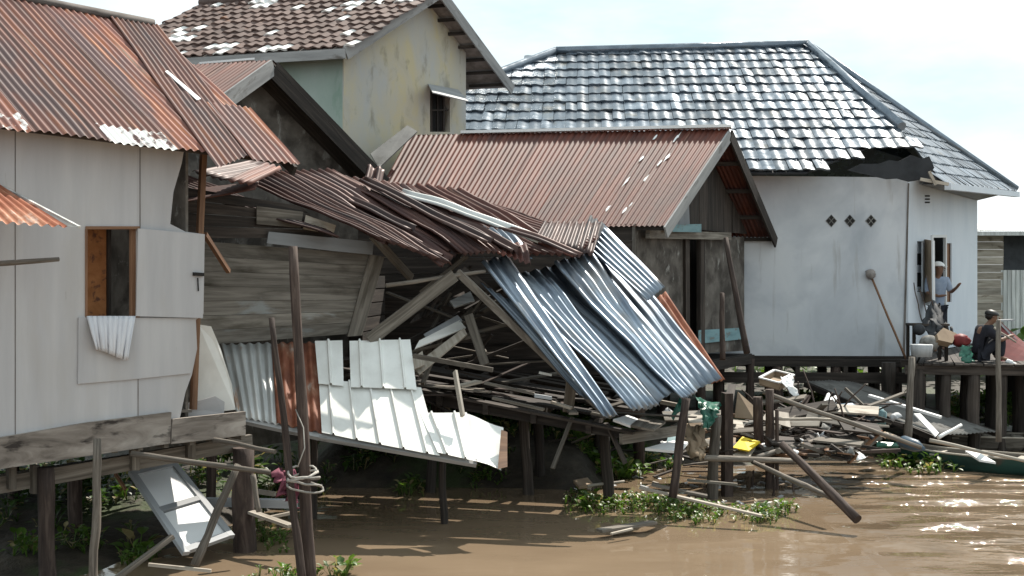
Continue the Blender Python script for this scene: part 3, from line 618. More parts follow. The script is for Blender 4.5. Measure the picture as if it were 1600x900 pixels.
# teal flashing board up to the cream house
mb = MB(); mb.prism([P(579, 240, 21.0), P(636, 196, 21.6), P(652, 205, 21.6), P(592, 262, 20.6)], .03); mb.build('flashing_board', 'concrete', hE)

# ------------------------------------------------------------------ house F: white house, black tiled hip roof
k_ = 1.12
fL = P(1150, 500, 21.15*k_); fC = P(1418, 500, 21*k_); fR = P(1527, 500, 25.4*k_)
WF = Plane(zb(fL, 0), zb(fC, 0)); WR = Plane(zb(fC, 0), zb(fR, 0))
hF = thing('white_house', 'white plastered stilt house with glossy black tiled hip roof, corner torn off', 'house', (4, 25, .4))
fl = (zb(fL, 0)-zb(fC, 0)).normalized(); fr_ = (zb(fR, 0)-zb(fC, 0)).normalized()
mb = MB(); a = zb(fC, 1.46); b = a+fl*9.5
mb.prism([b, a, V(a.x, a.y, 4.86), V(b.x, b.y, 5.0)], .15, long=Z)
mb.build('front_wall', 'plaster_white', hF)
# right wall with door and slot windows
T = lambda x: WR.at(x, 430).z
def wr(x0, x1, y0, y1, off=0): return [WR.at(x0, y0, off), WR.at(x1, y0, off), WR.at(x1, y1, off), WR.at(x0, y1, off)]
mb = MB()
def col_full(x0, x1):
    a = WR.at(x0, 430); b = WR.at(x1, 430); mb.prism([V(a.x, a.y, 1.46), V(b.x, b.y, 1.46), V(b.x, b.y, 4.9), V(a.x, a.y, 4.9)], .03, long=Z)
def col_hole(x0, x1, y0, y1):
    a = WR.at(x0, y0); b = WR.at(x1, y0); c = WR.at(x0, y1); d = WR.at(x1, y1)
    mb.prism([a, b, V(b.x, b.y, 4.9), V(a.x, a.y, 4.9)], .03, long=Z)
    if c.z > 1.6: mb.prism([V(c.x, c.y, 1.46), V(d.x, d.y, 1.46), d, c], .03, long=Z)
col_full(1419.2, 1433); col_hole(1433, 1442, 377, 456); col_full(1442, 1457); col_hole(1457, 1476, 371, 560); col_full(1476, 1479); col_hole(1479, 1487, 380, 472); col_full(1487, 1527)
mb.build('side_wall', 'plaster_lit', hF)  # brighter light on this side painted in by the paler plaster
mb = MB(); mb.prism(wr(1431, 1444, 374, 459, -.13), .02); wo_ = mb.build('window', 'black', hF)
for ya, yb in ((378, 396), (414, 426), (448, 455)): mb = MB(); mb.prism(wr(1434, 1441, ya, yb, -.10), .02); mb.build('pane', 'plaster_lit', wo_)
mb = MB(); mb.prism(wr(1477.5, 1488, 379, 473, -.05), .02, long=Z); mb.build('window', 'wood_brown', hF, label='narrow brown window panel right of the door')
mb = MB(); mb.prism(wr(1455, 1478, 369, 560, -.3), .02); mb.build('doorway_shade_panel', 'black', hF)  # black panel stands for the shade of the room inside
mb = MB(); q = [WR.at(1447, 374, .02), WR.at(1457, 376, .30), WR.at(1458, 470, .30), WR.at(1446, 474, .02)]
mb.prism(q, .03, long=Z); do = mb.build('door', 'cardboard', hF, label='ochre door leaf standing ajar')
mb = MB(); mb.beam(q[1]+V(0, -.03, 0), q[2]+V(0, -.03, 0), .03, .07, Adir); mb.beam(q[3]+V(0, -.03, 0), q[2]+V(0, -.03, 0), .03, .08); mb.beam(q[0]+V(0, -.03, 0), q[3]+V(0, -.03, 0), .03, .04, Adir); mb.build('door_frame', 'bright_white', do)
mb = MB()
for x in (1456, 1477): mb.beam(WR.at(x, 369, .01), WR.at(x, 545, .01), .05, .05, Adir)
mb.beam(WR.at(1455, 369, .01), WR.at(1478, 369, .01), .05, .06); mb.build('door_frame', 'bright_white', hF)
for x in (1299, 1328, 1361):
    mb = MB(); mb.prism(poly_at(WF, [(x-9, 345), (x, 335), (x+9, 345), (x, 355)], .01), .03); dv = mb.build('diamond_vent', 'concrete', hF)
    mb = MB()
    for (u, v) in ((0, -5), (-4.2, 0), (4.2, 0), (0, 5)): mb.prism(poly_at(WF, [(x+u-3.4, 345+v), (x+u, 345+v-4), (x+u+3.4, 345+v), (x+u, 345+v+4)], .014), .02)
    mb.build('recess_shade', 'black', dv)  # black lozenges paint the shade of the vent recesses
mb = MB()
for y in (305, 310, 315): mb.prism(wr(1446, 1453, y, y+2.4, .012), .02)
mb.build('wall_vent', 'black', hF)
mb = MB(); mb.prism([WF.at(1418.5, 286, .02), WF.at(1421, 286, .02), WF.at(1414, 553, .02), WF.at(1411, 553, .02)], .01, long=Z); mb.build('corner_crack', 'soffit', hF)
mb = MB(); a = zb(fC, 1.46); mb.prism([a, a+fr_*6, a+fr_*6+fl*8, a+fl*9.5], .06, n=Z, long=fl)
mb.beam(V(a.x, a.y, 1.33)+fl*9.5, V(a.x, a.y, 1.33)+V(.05, -.05, 0), .12, .14, r=.2); mb.beam(V(a.x, a.y, 1.05)+fl*9.5-V(0, .1, 0), V(a.x, a.y, 1.05)+V(.0, -.1, 0), .1, .2, r=.6)
for k in range(10): p = V(a.x, a.y, 1.2)+fl*(.3+k*.9); mb.beam(p-V(0, .15, 0), p+V(.5, 3, 0), .08, .12)
mb.build('floor_beam', 'wood_dark', hF)
for k in range(8):
    for r_ in (0, 2.6):
        p = zb(fC, 0)+fl*(.25+k*1.1)+V(.3*r_/2, r_, 0); mb = MB(); mb.pole((p.x, p.y, -.1), (p.x, p.y, 1.3), .11, .10, bend=.008); mb.build('stilt', 'bark', hF)
# roof
e1 = zb(fC, 0)-WF.n*-0.0; eo = WF.n*.75
pe = P(1262, 262, 21*k_); EZ = 3+168/F*(22.1*k_-.6)
EZ = 4.93
rdR = P(1262, 72, 26*k_); rdL = P(870, 90, 0.001); rz = rdR.z; rdL = P(870, 90, (rz-3)*F/340)
cornF = zb(fC, 0)+WF.n*.75+(-fl)*.55; cornF.z = EZ
leftF = cornF+fl*13.2; leftF.z = EZ
Uf = (cornF-leftF).normalized(); 
t_ = (rdR-leftF); vv = t_-Uf*t_.dot(Uf); nF = Uf.cross(vv.normalized()); nF = nF if nF.z > 0 else -nF
vlen = vv.length; vh = vv.normalized()
# front slope as a plane through the eave and the right ridge end; left ridge end put on the same plane
ul = (rdL-leftF).dot(Uf); ur = (rdR-leftF).dot(Uf); rdL = leftF+Uf*ul+vh*vlen*.955
utot = (cornF-leftF).length
def inF(u, v):
    if v > vlen*(.955+.045*min(1, max(0, (u-ul)/(ur-ul))))+.05: return False
    lo = ul*v/vlen; hi = utot+(ur-utot)*v/vlen
    if u < lo or u > hi: return False
    if u > utot-2.25+.9*v+.15*math.sin(u*5) and v < 1.0: return False      # torn corner
    return True
mb = MB(); cw = .245; rh = vlen/14
mb.tiles(leftF, Uf, vh, nF, inF, int(utot/cw)+1, 14, cw, rh, None, amp=.013, u0=int(ul*.0)); mb.build('tiled_roof', 'tile_black', hF)
deck = MB(); q = [leftF+nF*-.03, cornF-Uf*2.6+nF*-.03, cornF-Uf*1.2+vh*1.2+nF*-.03, leftF+Uf*(utot+(ur-utot)*.28)+vh*vlen*.28-nF*.03, rdR-nF*.03, rdL-nF*.03]
deck.prism(q, .04, n=nF); deck.build('roof_deck', 'tarp_black', hF)
# right slope
bR = P(1588, 299, 29.6); cS = P(1478, 288, 23.3)
Ur = (bR-cS).normalized(); n3 = Ur.cross((rdR-cS).normalized()); n3 = n3 if n3.z > 0 else -n3
v3 = n3.cross(Ur).normalized(); v3 = v3 if v3.z > 0 else -v3
lenR = (bR-cS).length; hR = (rdR-cS).dot(v3); uR = (rdR-cS).dot(Ur)
hipP = RAh = None
cut = leftF+Uf*(utot+(ur-utot)*.28)+vh*vlen*.28
uc_, vc_ = (cut-cS).dot(Ur), (cut-cS).dot(v3)
def inR(u, v):
    if v > hR: return False
    lo = uR*v/hR; hi = lenR+(uR-lenR)*v/hR
    return lo-.1 <= u <= hi+.05
mb = MB(); mb.tiles(cS, Ur, v3, n3, inR, int(lenR/.245)+1, 15, .245, hR/15, None, amp=.013, u0=-30); mb.build('tiled_roof', 'tile_black', hF)
mb = MB(); mb.prism([cS-n3*.03, bR-n3*.03, rdR-n3*.03], .04, n=n3); mb.build('roof_deck', 'tarp_black', hF)
n4 = (rdR-cS).cross(cut-cS).normalized(); n4 = n4 if n4.z > 0 else -n4; U4 = Z.cross(n4).normalized(); U4 = U4 if U4.dot(Ur) > 0 else -U4; V4 = n4.cross(U4).normalized(); V4 = V4 if V4.z > 0 else -V4
mb = MB(); mb.prism([cS-n4*.03, rdR-n4*.03, cut-n4*.03], .03, n=n4); mb.build('roof_deck', 'tarp_black', hF)
# back slopes closing the roof
bL = V(leftF.x+2.2, leftF.y+9, EZ); 
mb = MB(); nb = V(.3, .8, .5).normalized(); mb.prism([bR, rdR, rdL], .04, n=nb); mb.prism([bR, rdL, bL], .04, n=nb); mb.prism([leftF, rdL, bL], .04, n=V(-.8, .1, .5).normalized()); mb.build('rear_roof', 'tile_black', hF)
mb = MB(); mb.tube([rdL+V(0, 0, .05), rdR+V(0, 0, .05)], .10, 8)
mb.build('ridge_cap', 'tile_black', hF)
for a, b in ((rdR, cut), (rdL, leftF), (rdR, bR)):
    mb = MB(); mb.tube([a+V(0, 0, .05), a.lerp(b, .5)+V(0, 0, .05), b+V(0, 0, .05)], .095, 8); mb.build('hip_cap', 'tile_black', hF)
# torn corner: black sheet, hanging boards, sagging gutter
mb = MB()
def fbl(px, py, off=.4): return WF.at(px, py, off)
tp = [(1324, 266, 0), (1345, 256, 0), (1372, 256, 0), (1390, 250, 0), (1404, 252, 0), (1424, 242, 0), (1440, 248, 0), (1452, 244, 0), (1460, 262, 0), (1455, 270, 0), (1464, 280, 0), (1450, 287, 0), (1438, 281, 0), (1420, 284, 0), (1402, 279, 0), (1385, 280, 0), (1350, 272, 0)]
mb.prism([fbl(x, y, .55) for x, y, o in tp], .03, long=Uf); mb.build('torn_underlay', 'tarp_black', hF, label='black torn roofing sheet hanging at the broken roof corner')
mb = MB(); mb.beam(cS+V(0, -.1, -.05), bR+V(0, -.05, -.08), .12, .12); mb.build('gutter', 'plaster_lit', hF)
mb = MB(); mb.prism([WR.at(1440, 288, .05), WR.at(1482, 286, .5), WR.at(1585, 298, .5), WR.at(1527, 312, .02)], .02, n=V(0, -.3, -1).normalized()*-1); mb.build('soffit', 'fascia', hF)
mb = MB(); mb.beam(fbl(1438, 280, .7), fbl(1482, 288, .7), .05, .06, r=.9); mb.beam(fbl(1452, 268, .75), fbl(1462, 289, .75), .05, .05); mb.build('broken_rafter', 'wood_pale', hF)

# ------------------------------------------------------------------ house G: far right neighbour
hG = thing('zinc_walled_shed', 'low beige and zinc walled shed at the right edge behind the white house', 'shed', P(1600, 560, 34))
GP = Plane(P(1500, 500, 33), P(1700, 500, 34))
mb = MB(); boards_h(mb, GP, lambda t: 1490, lambda t: 1568, (366, 366), (580, 580), 18, gap=.004); mb.build('board_wall', 'wood_pale', hG)
mb = MB(); mb.sheet(GP.at(1564, 580), GP.at(1760, 580), GP.at(1760, 422), GP.at(1564, 422), prof='rib', pitch=.14, amp=.02, nv=3); mb.build('zinc_wall', 'zinc_dull', hG)
mb = MB(); mb.prism(poly_at(GP, [(1568, 366), (1760, 366), (1760, 422), (1568, 422)], -.3), .03); mb.build('opening_shade_panel', 'tarp_black', hG)  # black panel stands for the shade inside the window opening
mb = MB(); a = GP.at(1495, 361, .5); b = GP.at(1770, 361, .5); mb.sheet(a, b, b+V(.2, 4, .35), a+V(.2, 4, .35), nv=3, sw=.8); mb.beam(GP.at(1495, 365, .45), GP.at(1770, 365, .45), .04, .1); mb.build('roof', 'zinc_dull', hG)
# ------------------------------------------------------------------ collapsed house: timber wall, floor, stilts
hH = thing('collapsed_house', 'collapsed timber house, leaning board wall on the left and sagging floor on stilts', 'house', (-1, 17, .2))
BW = Plane(P(270, 400, 15.1), P(600, 400, 16.5))
mb = MB(); boards_h(mb, BW, lambda t: 255, lambda t: 585-38*t, (372, 398), (545, 522), 7, gap=.004); mb.build('board_wall', 'wood_old', hH)
mb = MB(); a, b = BW.at(592, 400, .03), BW.at(556, 528, .03); mb.prism([BW.at(578, 398, .04), BW.at(601, 401, .04), BW.at(566, 524, .04), BW.at(543, 526, .04)], .03, long=b-a); mb.build('corner_board', 'wood_old', hH)
mb = MB(); boards_h(mb, BW, lambda t: 262, lambda t: 470+50*t, (288, 322), (374, 372), 4, gap=.01, off=.06); mb.build('upper_boards', 'wood_dark', hH)
mb = MB(); mb.prism(poly_at(BW, [(401, 322), (474, 331), (470, 356), (401, 350)], .11), .025); mb.build('upper_board', 'wood_grey', hH)
mb = MB(); mb.prism(poly_at(BW, [(478, 336), (525, 352), (521, 366), (474, 358)], .11), .025); mb.build('upper_board', 'wood_pale', hH)
mb = MB(); mb.prism(poly_at(BW, [(420, 362), (524, 372), (584, 378), (582, 398), (520, 392), (417, 380)], .14), .03); mb.build('pale_ledge_board', 'frame_grey', hH)
dA_ = P(540, 588, 17.0); dB_ = P(968, 664, 15.6); dd = (dB_-dA_).normalized(); db = V(.25, 1, .06).normalized()
fl_ = thing
mb = MB()
for k in range(15):
    o = db*(.24*k); s0 = R.uniform(-.3, .5) if k else 0; s1 = R.uniform(-.6, .2)
    if k in (5, 9): continue
    mb.beam(dA_+o+dd*s0+V(0, R.uniform(-.03, .03), R.uniform(-.03, .03)), dB_+o+dd*s1+V(0, R.uniform(-.08, .08), R.uniform(-.06, .05)), .2, .03, V(0, 0, 1))
mb.build('floor_boards', 'wood_dark', hH)
mb = MB()
for t in (.03, .2, .37, .54, .71, .9):
    p = dA_.lerp(dB_, t)-V(0, 0, .09); mb.beam(p-db*.12, p+db*3.4, .07, .13)
mb.beam(dA_-V(0, .02, .1)+dd*.2, dB_-V(0, .02, .1), .05, .13)
mb.build('floor_joists', 'wood_dark', hH)
for t, o, ls in ((.3, .6, -.1), (.62, .7, .12), (.93, .4, .1), (.1, 2.8, 0), (.45, 2.8, .1), (.8, 2.8, 0), (.25, 1.6, 0), (.62, 1.5, .1)):
    p = dA_.lerp(dB_, t)+db*o; mb = MB(); mb.pole((p.x+ls, p.y+ls, -.4), (p.x, p.y, p.z-.1), .075, .07, bend=.02); mb.build('stilt', 'wood_dark', hH)
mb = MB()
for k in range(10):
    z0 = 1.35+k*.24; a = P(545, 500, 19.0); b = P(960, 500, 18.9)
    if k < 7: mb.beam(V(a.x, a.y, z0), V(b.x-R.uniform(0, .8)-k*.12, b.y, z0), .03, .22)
mb.build('rear_light_block', 'wood_dark', hH)  # back boards added to keep light out of the gap
mb = MB(); a, b = P(600, 600, 18.9), P(575, 600, 15.6)
for k in range(9): z0 = 1.3+k*.2; mb.beam(V(a.x, a.y, z0), V(b.x-.3, b.y+1.8, z0), .03, .18)
mb.build('inner_board_wall', 'wood_dark', hH)

# ------------------------------------------------------------------ heap of fallen roof sheets
def loose(q, label, mat, cat='roof sheet', name='roof_sheet', **kw):
    mb = MB(); mb.sheet(*[P(*c) for c in q], **kw); return mb.build(name, mat, label=label, cat=cat, solid=.003)
cs = dict(sw=0, seg=6)
# quads are: bottom-left, bottom-right, top-right, top-left; corrugations run bottom -> top
loose([(300, 268, 14.6), (352, 282, 14.5), (438, 262, 16.0), (400, 250, 16.2)], 'small rust sheet tucked under the eave of the left house roof', 'rust_dark', nv=6, warp=.03, amp=.018, pitch=.1, **cs)
loose([(352, 282, 14.4), (388, 288, 14.4), (440, 262, 15.2), (415, 254, 15.3)], 'small bright rust sheet at the brown porch post', 'rust', nv=6, warp=.02, amp=.018, pitch=.1, **cs)
loose([(262, 322, 14.9), (275, 300, 15.5), (404, 282, 16.0), (398, 296, 15.4)], 'long narrow brown sheet over the top of the grey board wall', 'rust', nv=8, warp=.03, amp=.015, pitch=.1, **cs)
loose([(530, 372, 15.6), (500, 352, 16.1), (262, 262, 16.4), (262, 292, 15.7)], 'dark rust sheet running along the top of the grey board wall', 'rust_dark', nv=12, warp=.05, amp=.02, pitch=.09, **cs)
loose([(588, 372, 15.5), (706, 412, 15.5), (450, 268, 16.6), (382, 284, 16.2)], 'long dark rust sheet sliding down over the grey board wall', 'rust_dark', nv=14, warp=.06, amp=.026, pitch=.11, **cs)
loose([(690, 410, 15.7), (728, 392, 16.3), (520, 262, 17.4), (430, 268, 16.7)], 'long rust sheet with crumpled torn lower end above the grey beam', 'rust_dark', nv=14, warp=.08, amp=.028, pitch=.12, curl=.12, r=.9, **cs)
loose([(720, 398, 15.9), (800, 398, 16.2), (640, 288, 17.7), (505, 268, 17.3)], 'dark buckled rust sheet in the middle of the heap', 'rust_dark', nv=14, warp=.10, amp=.026, pitch=.11, **cs)
loose([(742, 385, 16.2), (832, 400, 16.4), (800, 362, 17.0), (690, 348, 17.0)], 'bluish dark corrugated sheet half buried in the rust heap', 'zinc', nv=8, warp=.06, amp=.024, pitch=.1, **cs)
loose([(818, 400, 16.4), (905, 394, 16.6), (720, 296, 18.2), (600, 286, 18.0)], 'wide rust sheet lying across the top of the heap towards the silver sheets', 'rust_plain', nv=14, warp=.08, amp=.028, pitch=.13, r=.3, **cs)
loose([(895, 402, 16.5), (935, 372, 17.2), (700, 300, 18.6), (600, 290, 18.3)], 'rust sheet below the eave of the red roofed shack', 'rust_plain', nv=14, warp=.03, amp=.022, pitch=.10, **cs)
loose([(835, 372, 16.6), (925, 398, 16.7), (938, 348, 17.6), (850, 345, 17.5)], 'short brown sheet at the right end of the rust heap', 'rust_dark', nv=6, warp=.04, amp=.02, pitch=.09, **cs)
loose([(780, 395, 16.0), (830, 412, 16.0), (825, 378, 16.6), (760, 372, 16.5)], 'short crumpled rust sheet with brown edge under the heap', 'rust_plain', nv=6, warp=.12, amp=.02, pitch=.09, **cs)
loose([(568, 282, 17.6), (594, 294, 17.5), (600, 262, 17.8), (574, 258, 17.9)], 'little ladder like rust scrap at the foot of the dark gable', 'rust_dark', nv=8, amp=.035, pitch=.16, warp=.03, **cs)
loose([(560, 320, 16.9), (700, 372, 16.6), (720, 362, 16.9), (590, 308, 17.3)], 'thin pale edged rust strip across the heap', 'zinc_dull', nv=10, warp=.08, amp=.02, pitch=.1, **cs)
for i, (a_, b_) in enumerate((((440, 300), (600, 372)), ((470, 285), (640, 352)), ((520, 290), (700, 385)), ((560, 282), (760, 372)), ((620, 300), (840, 372)), ((660, 318), (800, 385)), ((700, 330), (900, 392)), ((480, 315), (680, 400)))):
    d0 = 16.9-i*.0+R.uniform(-.2, .3)-(.5 if i in (0, 7) else 0); sp = R.uniform(5, 11)
    loose([(b_[0], b_[1]+sp, d0-.95), (b_[0]+14, b_[1]+2, d0-.75), (a_[0]+14, a_[1]-sp*.6, d0+.35), (a_[0], a_[1]+3, d0+.15)], 'narrow torn rust strip lying along the slope of the rust heap', 'rust_dark' if i != 4 else 'zinc_dull', nv=14, warp=.06, amp=.03, pitch=.14, **cs)['group'] = 'torn strips on the rust heap'
# silver sheets sliding down to the right
zs = dict(sw=0, seg=6)
loose([(942, 655, 14.6), (966, 652, 14.6), (792, 396, 16.5), (752, 410, 16.2)], 'leftmost silver sheet, narrow and folded, sliding to the deck', 'zinc', nv=14, warp=.05, r=1., pitch=.13, amp=.03, **zs)
loose([(905, 618, 14.9), (958, 640, 14.8), (800, 470, 16.0), (750, 440, 16.1)], 'dull lower silver sheet under the leftmost one', 'zinc', nv=14, warp=.05, r=.1, pitch=.13, amp=.02, **zs)
loose([(985, 640, 14.85), (1030, 636, 15.0), (862, 440, 16.5), (780, 424, 16.4)], 'silver sheet with a bright fold between the leftmost and the widest one', 'zinc', nv=14, warp=.09, r=.9, pitch=.10, amp=.022, **zs)
loose([(1012, 636, 15.15), (1074, 612, 15.7), (900, 405, 17.3), (800, 428, 16.75)], 'widest silver corrugated sheet in the middle of the slide', 'zinc', nv=16, warp=.07, r=.45, pitch=.15, amp=.022, curl=.16, **zs)
loose([(1066, 624, 15.2), (1090, 612, 15.4), (925, 388, 17.2), (864, 412, 16.7)], 'twisted silver sheet with pinched lower end at the black stake', 'zinc', nv=16, warp=.10, r=.95, pitch=.12, amp=.026, **zs)
loose([(1080, 612, 15.8), (1128, 592, 16.1), (952, 374, 17.9), (888, 392, 17.3)], 'rightmost long silver sheet above the flaking red strip', 'zinc', nv=14, warp=.05, r=.25, pitch=.16, amp=.018, **zs)
loose([(1010, 474, 16.4), (1037, 452, 16.8), (938, 350, 17.9), (903, 378, 17.4)], 'short silver sheet on top, its end sticking out to the right', 'zinc', nv=8, warp=.02, r=.6, pitch=.10, amp=.02, lift=.04, **zs)
loose([(1108, 600, 16.1), (1134, 592, 16.4), (1040, 456, 17.3), (1012, 476, 17.0)], 'red and white flaking strip beneath the right silver sheet', 'rust_orange', nv=10, warp=.04, pitch=.12, amp=.02, **zs)
loose([(905, 380, 17.0), (925, 395, 16.9), (945, 350, 17.6), (922, 336, 17.8)], 'small black torn sheet standing up where rust and silver sheets meet', 'tarp_black', nv=6, warp=.08, sw=0, amp=.02, pitch=.1)

# ------------------------------------------------------------------ white sheet wall fallen forward
JP = Plane(P(385, 655, 14.2), P(745, 718, 13.9), P(640, 530, 15.7))
J = thing('fallen_sheet_wall', 'fallen wall of bright white ribbed sheets with a rust orange sheet, sloping over the water', 'wall', JP.at(560, 700))
def jq(q, off=0): return [JP.at(x, y, off) for x, y in q]
def jsheet(q, mat, name='white_sheet', off=0, label=None, parent=None, **kw):
    mb = MB(); mb.sheet(*jq(q, off), **kw); return mb.build(name, mat, parent or J, label=label, solid=.003)
jsheet([(370, 650), (434, 663), (428, 535), (345, 538)], 'zinc_dull', 'zinc_sheet', -.01, 'grey corrugated sheet', pitch=.095, amp=.016, sw=0, nv=6, warp=.02)
jsheet([(432, 662), (505, 676), (495, 534), (424, 535)], 'rust_orange', 'rust_sheet', .0, 'rust orange corrugated sheet', pitch=.11, amp=.018, sw=0, nv=6, warp=.02)
jsheet([(498, 600), (536, 603), (534, 532), (492, 533)], 'white_metal', off=.05, prof='rib', pitch=.27, amp=.03, sw=0, nv=6, warp=.012)
jsheet([(548, 605), (650, 609), (640, 530), (546, 533)], 'white_metal', off=.06, prof='rib', pitch=.27, amp=.03, sw=0, nv=6, warp=.012)
jsheet([(503, 676), (686, 712), (657, 606), (498, 592)], 'white_metal', off=.02, prof='rib', pitch=.27, amp=.03, sw=0, nv=6, warp=.012)
jsheet([(684, 708), (742, 720), (728, 644), (656, 644)], 'white_metal', off=.035, prof='rib', pitch=.27, amp=.03, sw=0, nv=6, warp=.02)
mb = MB(); mb.sheet(P(742, 720, 13.88), P(782, 735, 13.9), P(788, 662, 14.5), P(728, 645, 14.55), prof='flat', nv=10, sw=0, warp=.14, curl=.2); mb.build('bent_sheet', 'white_metal', J, label='crumpled white end sheet')
mb = MB(); mb.sheet(P(778, 732, 13.85), P(792, 728, 13.9), P(792, 675, 14.3), P(783, 672, 14.3), prof='flat', nv=6, sw=0, warp=.05); mb.build('rusty_edge', 'wood_brown', J)
mb = MB(); a, b, c = JP.at(385, 657, -.05), JP.at(500, 682, -.05), JP.at(745, 724, -.05)
mb.beam(a, b, .09, .05, JP.n); mb.beam(b, c, .09, .05, JP.n); mb.build('bottom_rail', 'fascia', J)
mb = MB()
for (p, q) in (((365, 600), (655, 640)), ((352, 560), (640, 565))): mb.beam(JP.at(*p, -.07), JP.at(*q, -.07), .06, .06, JP.n)
mb.build('rail', 'wood_dark', J)
for x0, y0, y1 in ((480, 640, 600), (690, 690, 650)):
    p = JP.at(x0, (y0+y1)/2, -.12); mb = MB(); mb.pole((p.x, p.y+.5, -.4), (p.x, p.y+.3, p.z), .05, .045); mb.build('prop', 'wood_dark', J)
mb = MB(); mb.beam(P(711, 580, 14.6), P(723, 650, 14.25), .06, .03, Adir); mb.build('loose_batten', 'wood_pale', label='short pale batten standing over the right end of the white sheets', cat='batten')

# ------------------------------------------------------------------ timber in and around the heap
def stick(a, b, w, h, label, mat='wood_grey', name='timber_beam', cat='beam', up=Z, group=None):
    mb = MB(); mb.beam(P(*a), P(*b), w, h, up); return mb.build(name, mat, label=label, cat=cat, group=group)
def pole(a, b, r0, label, mat='bark', name='wooden_pole', cat='pole', r1=None, bend=.012, group=None, k=8):
    mb = MB(); mb.pole(P(*a), P(*b), r0, r1, bend=bend, k=k); return mb.build(name, mat, label=label, cat=cat, group=group)
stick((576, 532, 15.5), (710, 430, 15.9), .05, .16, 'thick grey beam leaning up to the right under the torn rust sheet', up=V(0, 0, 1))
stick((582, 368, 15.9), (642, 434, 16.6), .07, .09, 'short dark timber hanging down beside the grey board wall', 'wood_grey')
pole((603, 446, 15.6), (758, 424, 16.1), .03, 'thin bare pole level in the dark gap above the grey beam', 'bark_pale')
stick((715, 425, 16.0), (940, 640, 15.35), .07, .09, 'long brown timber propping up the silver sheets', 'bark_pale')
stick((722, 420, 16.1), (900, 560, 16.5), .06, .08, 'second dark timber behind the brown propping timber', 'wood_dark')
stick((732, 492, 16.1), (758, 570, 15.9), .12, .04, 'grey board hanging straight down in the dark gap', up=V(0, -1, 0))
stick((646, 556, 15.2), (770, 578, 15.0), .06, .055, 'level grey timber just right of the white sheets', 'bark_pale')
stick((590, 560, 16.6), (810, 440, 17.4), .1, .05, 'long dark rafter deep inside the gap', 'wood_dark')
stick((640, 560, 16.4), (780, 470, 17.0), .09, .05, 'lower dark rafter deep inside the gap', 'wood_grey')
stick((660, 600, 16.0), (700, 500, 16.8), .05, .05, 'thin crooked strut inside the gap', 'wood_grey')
for i, (q, mt, lb) in enumerate((
    ([(648, 545, 15.9), (655, 532, 16.0), (718, 500, 16.5), (728, 512, 16.4)], 'white_metal', 'torn white flake on the broken planks right of the white sheets'),
    ([(655, 585, 15.7), (645, 572, 15.8), (725, 512, 16.2), (730, 522, 16.1)], 'wood_pale', 'pale plank slanting up right of the white sheets'),
    ([(640, 580, 15.6), (642, 562, 15.7), (660, 548, 15.9), (664, 570, 15.7)], 'wood_pale', 'stubby pale board end at the edge of the white sheets'),
    ([(672, 536, 16.1), (662, 522, 16.3), (715, 492, 16.6), (722, 500, 16.5)], 'frame_grey', 'grey slanting board above the pale plank'),
    ([(710, 480, 16.3), (703, 470, 16.5), (735, 455, 16.9), (742, 470, 16.7)], 'zinc_dull', 'small grey sheet scrap high in the dark gap'),
    ([(640, 505, 16.8), (650, 492, 17.0), (725, 455, 17.3), (730, 468, 17.1)], 'wood_dark', 'dark broken plank high in the dark gap'))):
    mb = MB(); pp = [P(*c) for c in q]; mb.prism(pp, .02); mb.build('broken_board', mt, label=lb, cat='board')
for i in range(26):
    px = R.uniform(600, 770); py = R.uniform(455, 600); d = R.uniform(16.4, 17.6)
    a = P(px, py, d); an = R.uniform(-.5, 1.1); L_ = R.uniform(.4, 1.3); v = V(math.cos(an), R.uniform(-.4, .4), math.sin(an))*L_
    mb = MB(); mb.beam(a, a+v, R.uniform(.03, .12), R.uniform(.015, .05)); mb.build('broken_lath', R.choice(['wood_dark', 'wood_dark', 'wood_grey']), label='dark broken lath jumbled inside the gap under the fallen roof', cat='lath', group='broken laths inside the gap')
# things on the sagging floor
for a, b, w0, mt, lb in (((716, 604, 15.5), (748, 596, 15.7), .16, 'wood_pale', 'pale offcut at the left end of the sagging floor'),
    ((757, 598, 15.6), (835, 615, 15.5), .09, 'wood_grey', 'grey board along the sagging floor edge'),
    ((835, 618, 15.4), (862, 622, 15.4), .2, 'frame_grey', 'square grey block on the sagging floor'),
    ((842, 582, 16.0), (862, 586, 16.0), .05, 'white_metal', 'small white splinter lying in the dark under the silver sheets'),
    ((862, 628, 15.4), (893, 638, 15.3), .08, 'wood_pale', 'short pale strip beside the grey block'),
    ((770, 622, 15.3), (850, 640, 15.1), .07, 'wood_grey', 'board slipping off the front of the sagging floor'),
    ((925, 645, 15.2), (955, 652, 15.1), .10, 'wood_grey', 'board end under the foot of the leftmost silver sheet')):
    stick(a, b, w0, .03, lb, mt, name='board', cat='board')
for i in range(34):
    t = R.random(); o = db*R.uniform(-.15, 1.6); a = dA_.lerp(dB_, t)+o+V(0, 0, R.uniform(.02, .10)); L_ = R.uniform(.3, 1.1); hang = i % 4 == 0
    v = V(R.uniform(-.7, 1), R.uniform(-.6, .4), -R.uniform(.3, .8) if hang else R.uniform(-.12, .15)).normalized()*L_
    if hang: a = dA_.lerp(dB_, t)-db*.05; 
    mb = MB(); mb.beam(a, a+v, R.uniform(.05, .14), R.uniform(.015, .03)); mt = R.choice(['wood_dark', 'wood_grey', 'wood_grey', 'bark'])
    mb.build('floor_plank', mt, label=('plank hanging off the front edge of the sagging floor' if hang else 'loose plank lying about on the sagging floor'), cat='plank', group='planks hanging off the sagging floor' if hang else 'loose planks on the sagging floor')
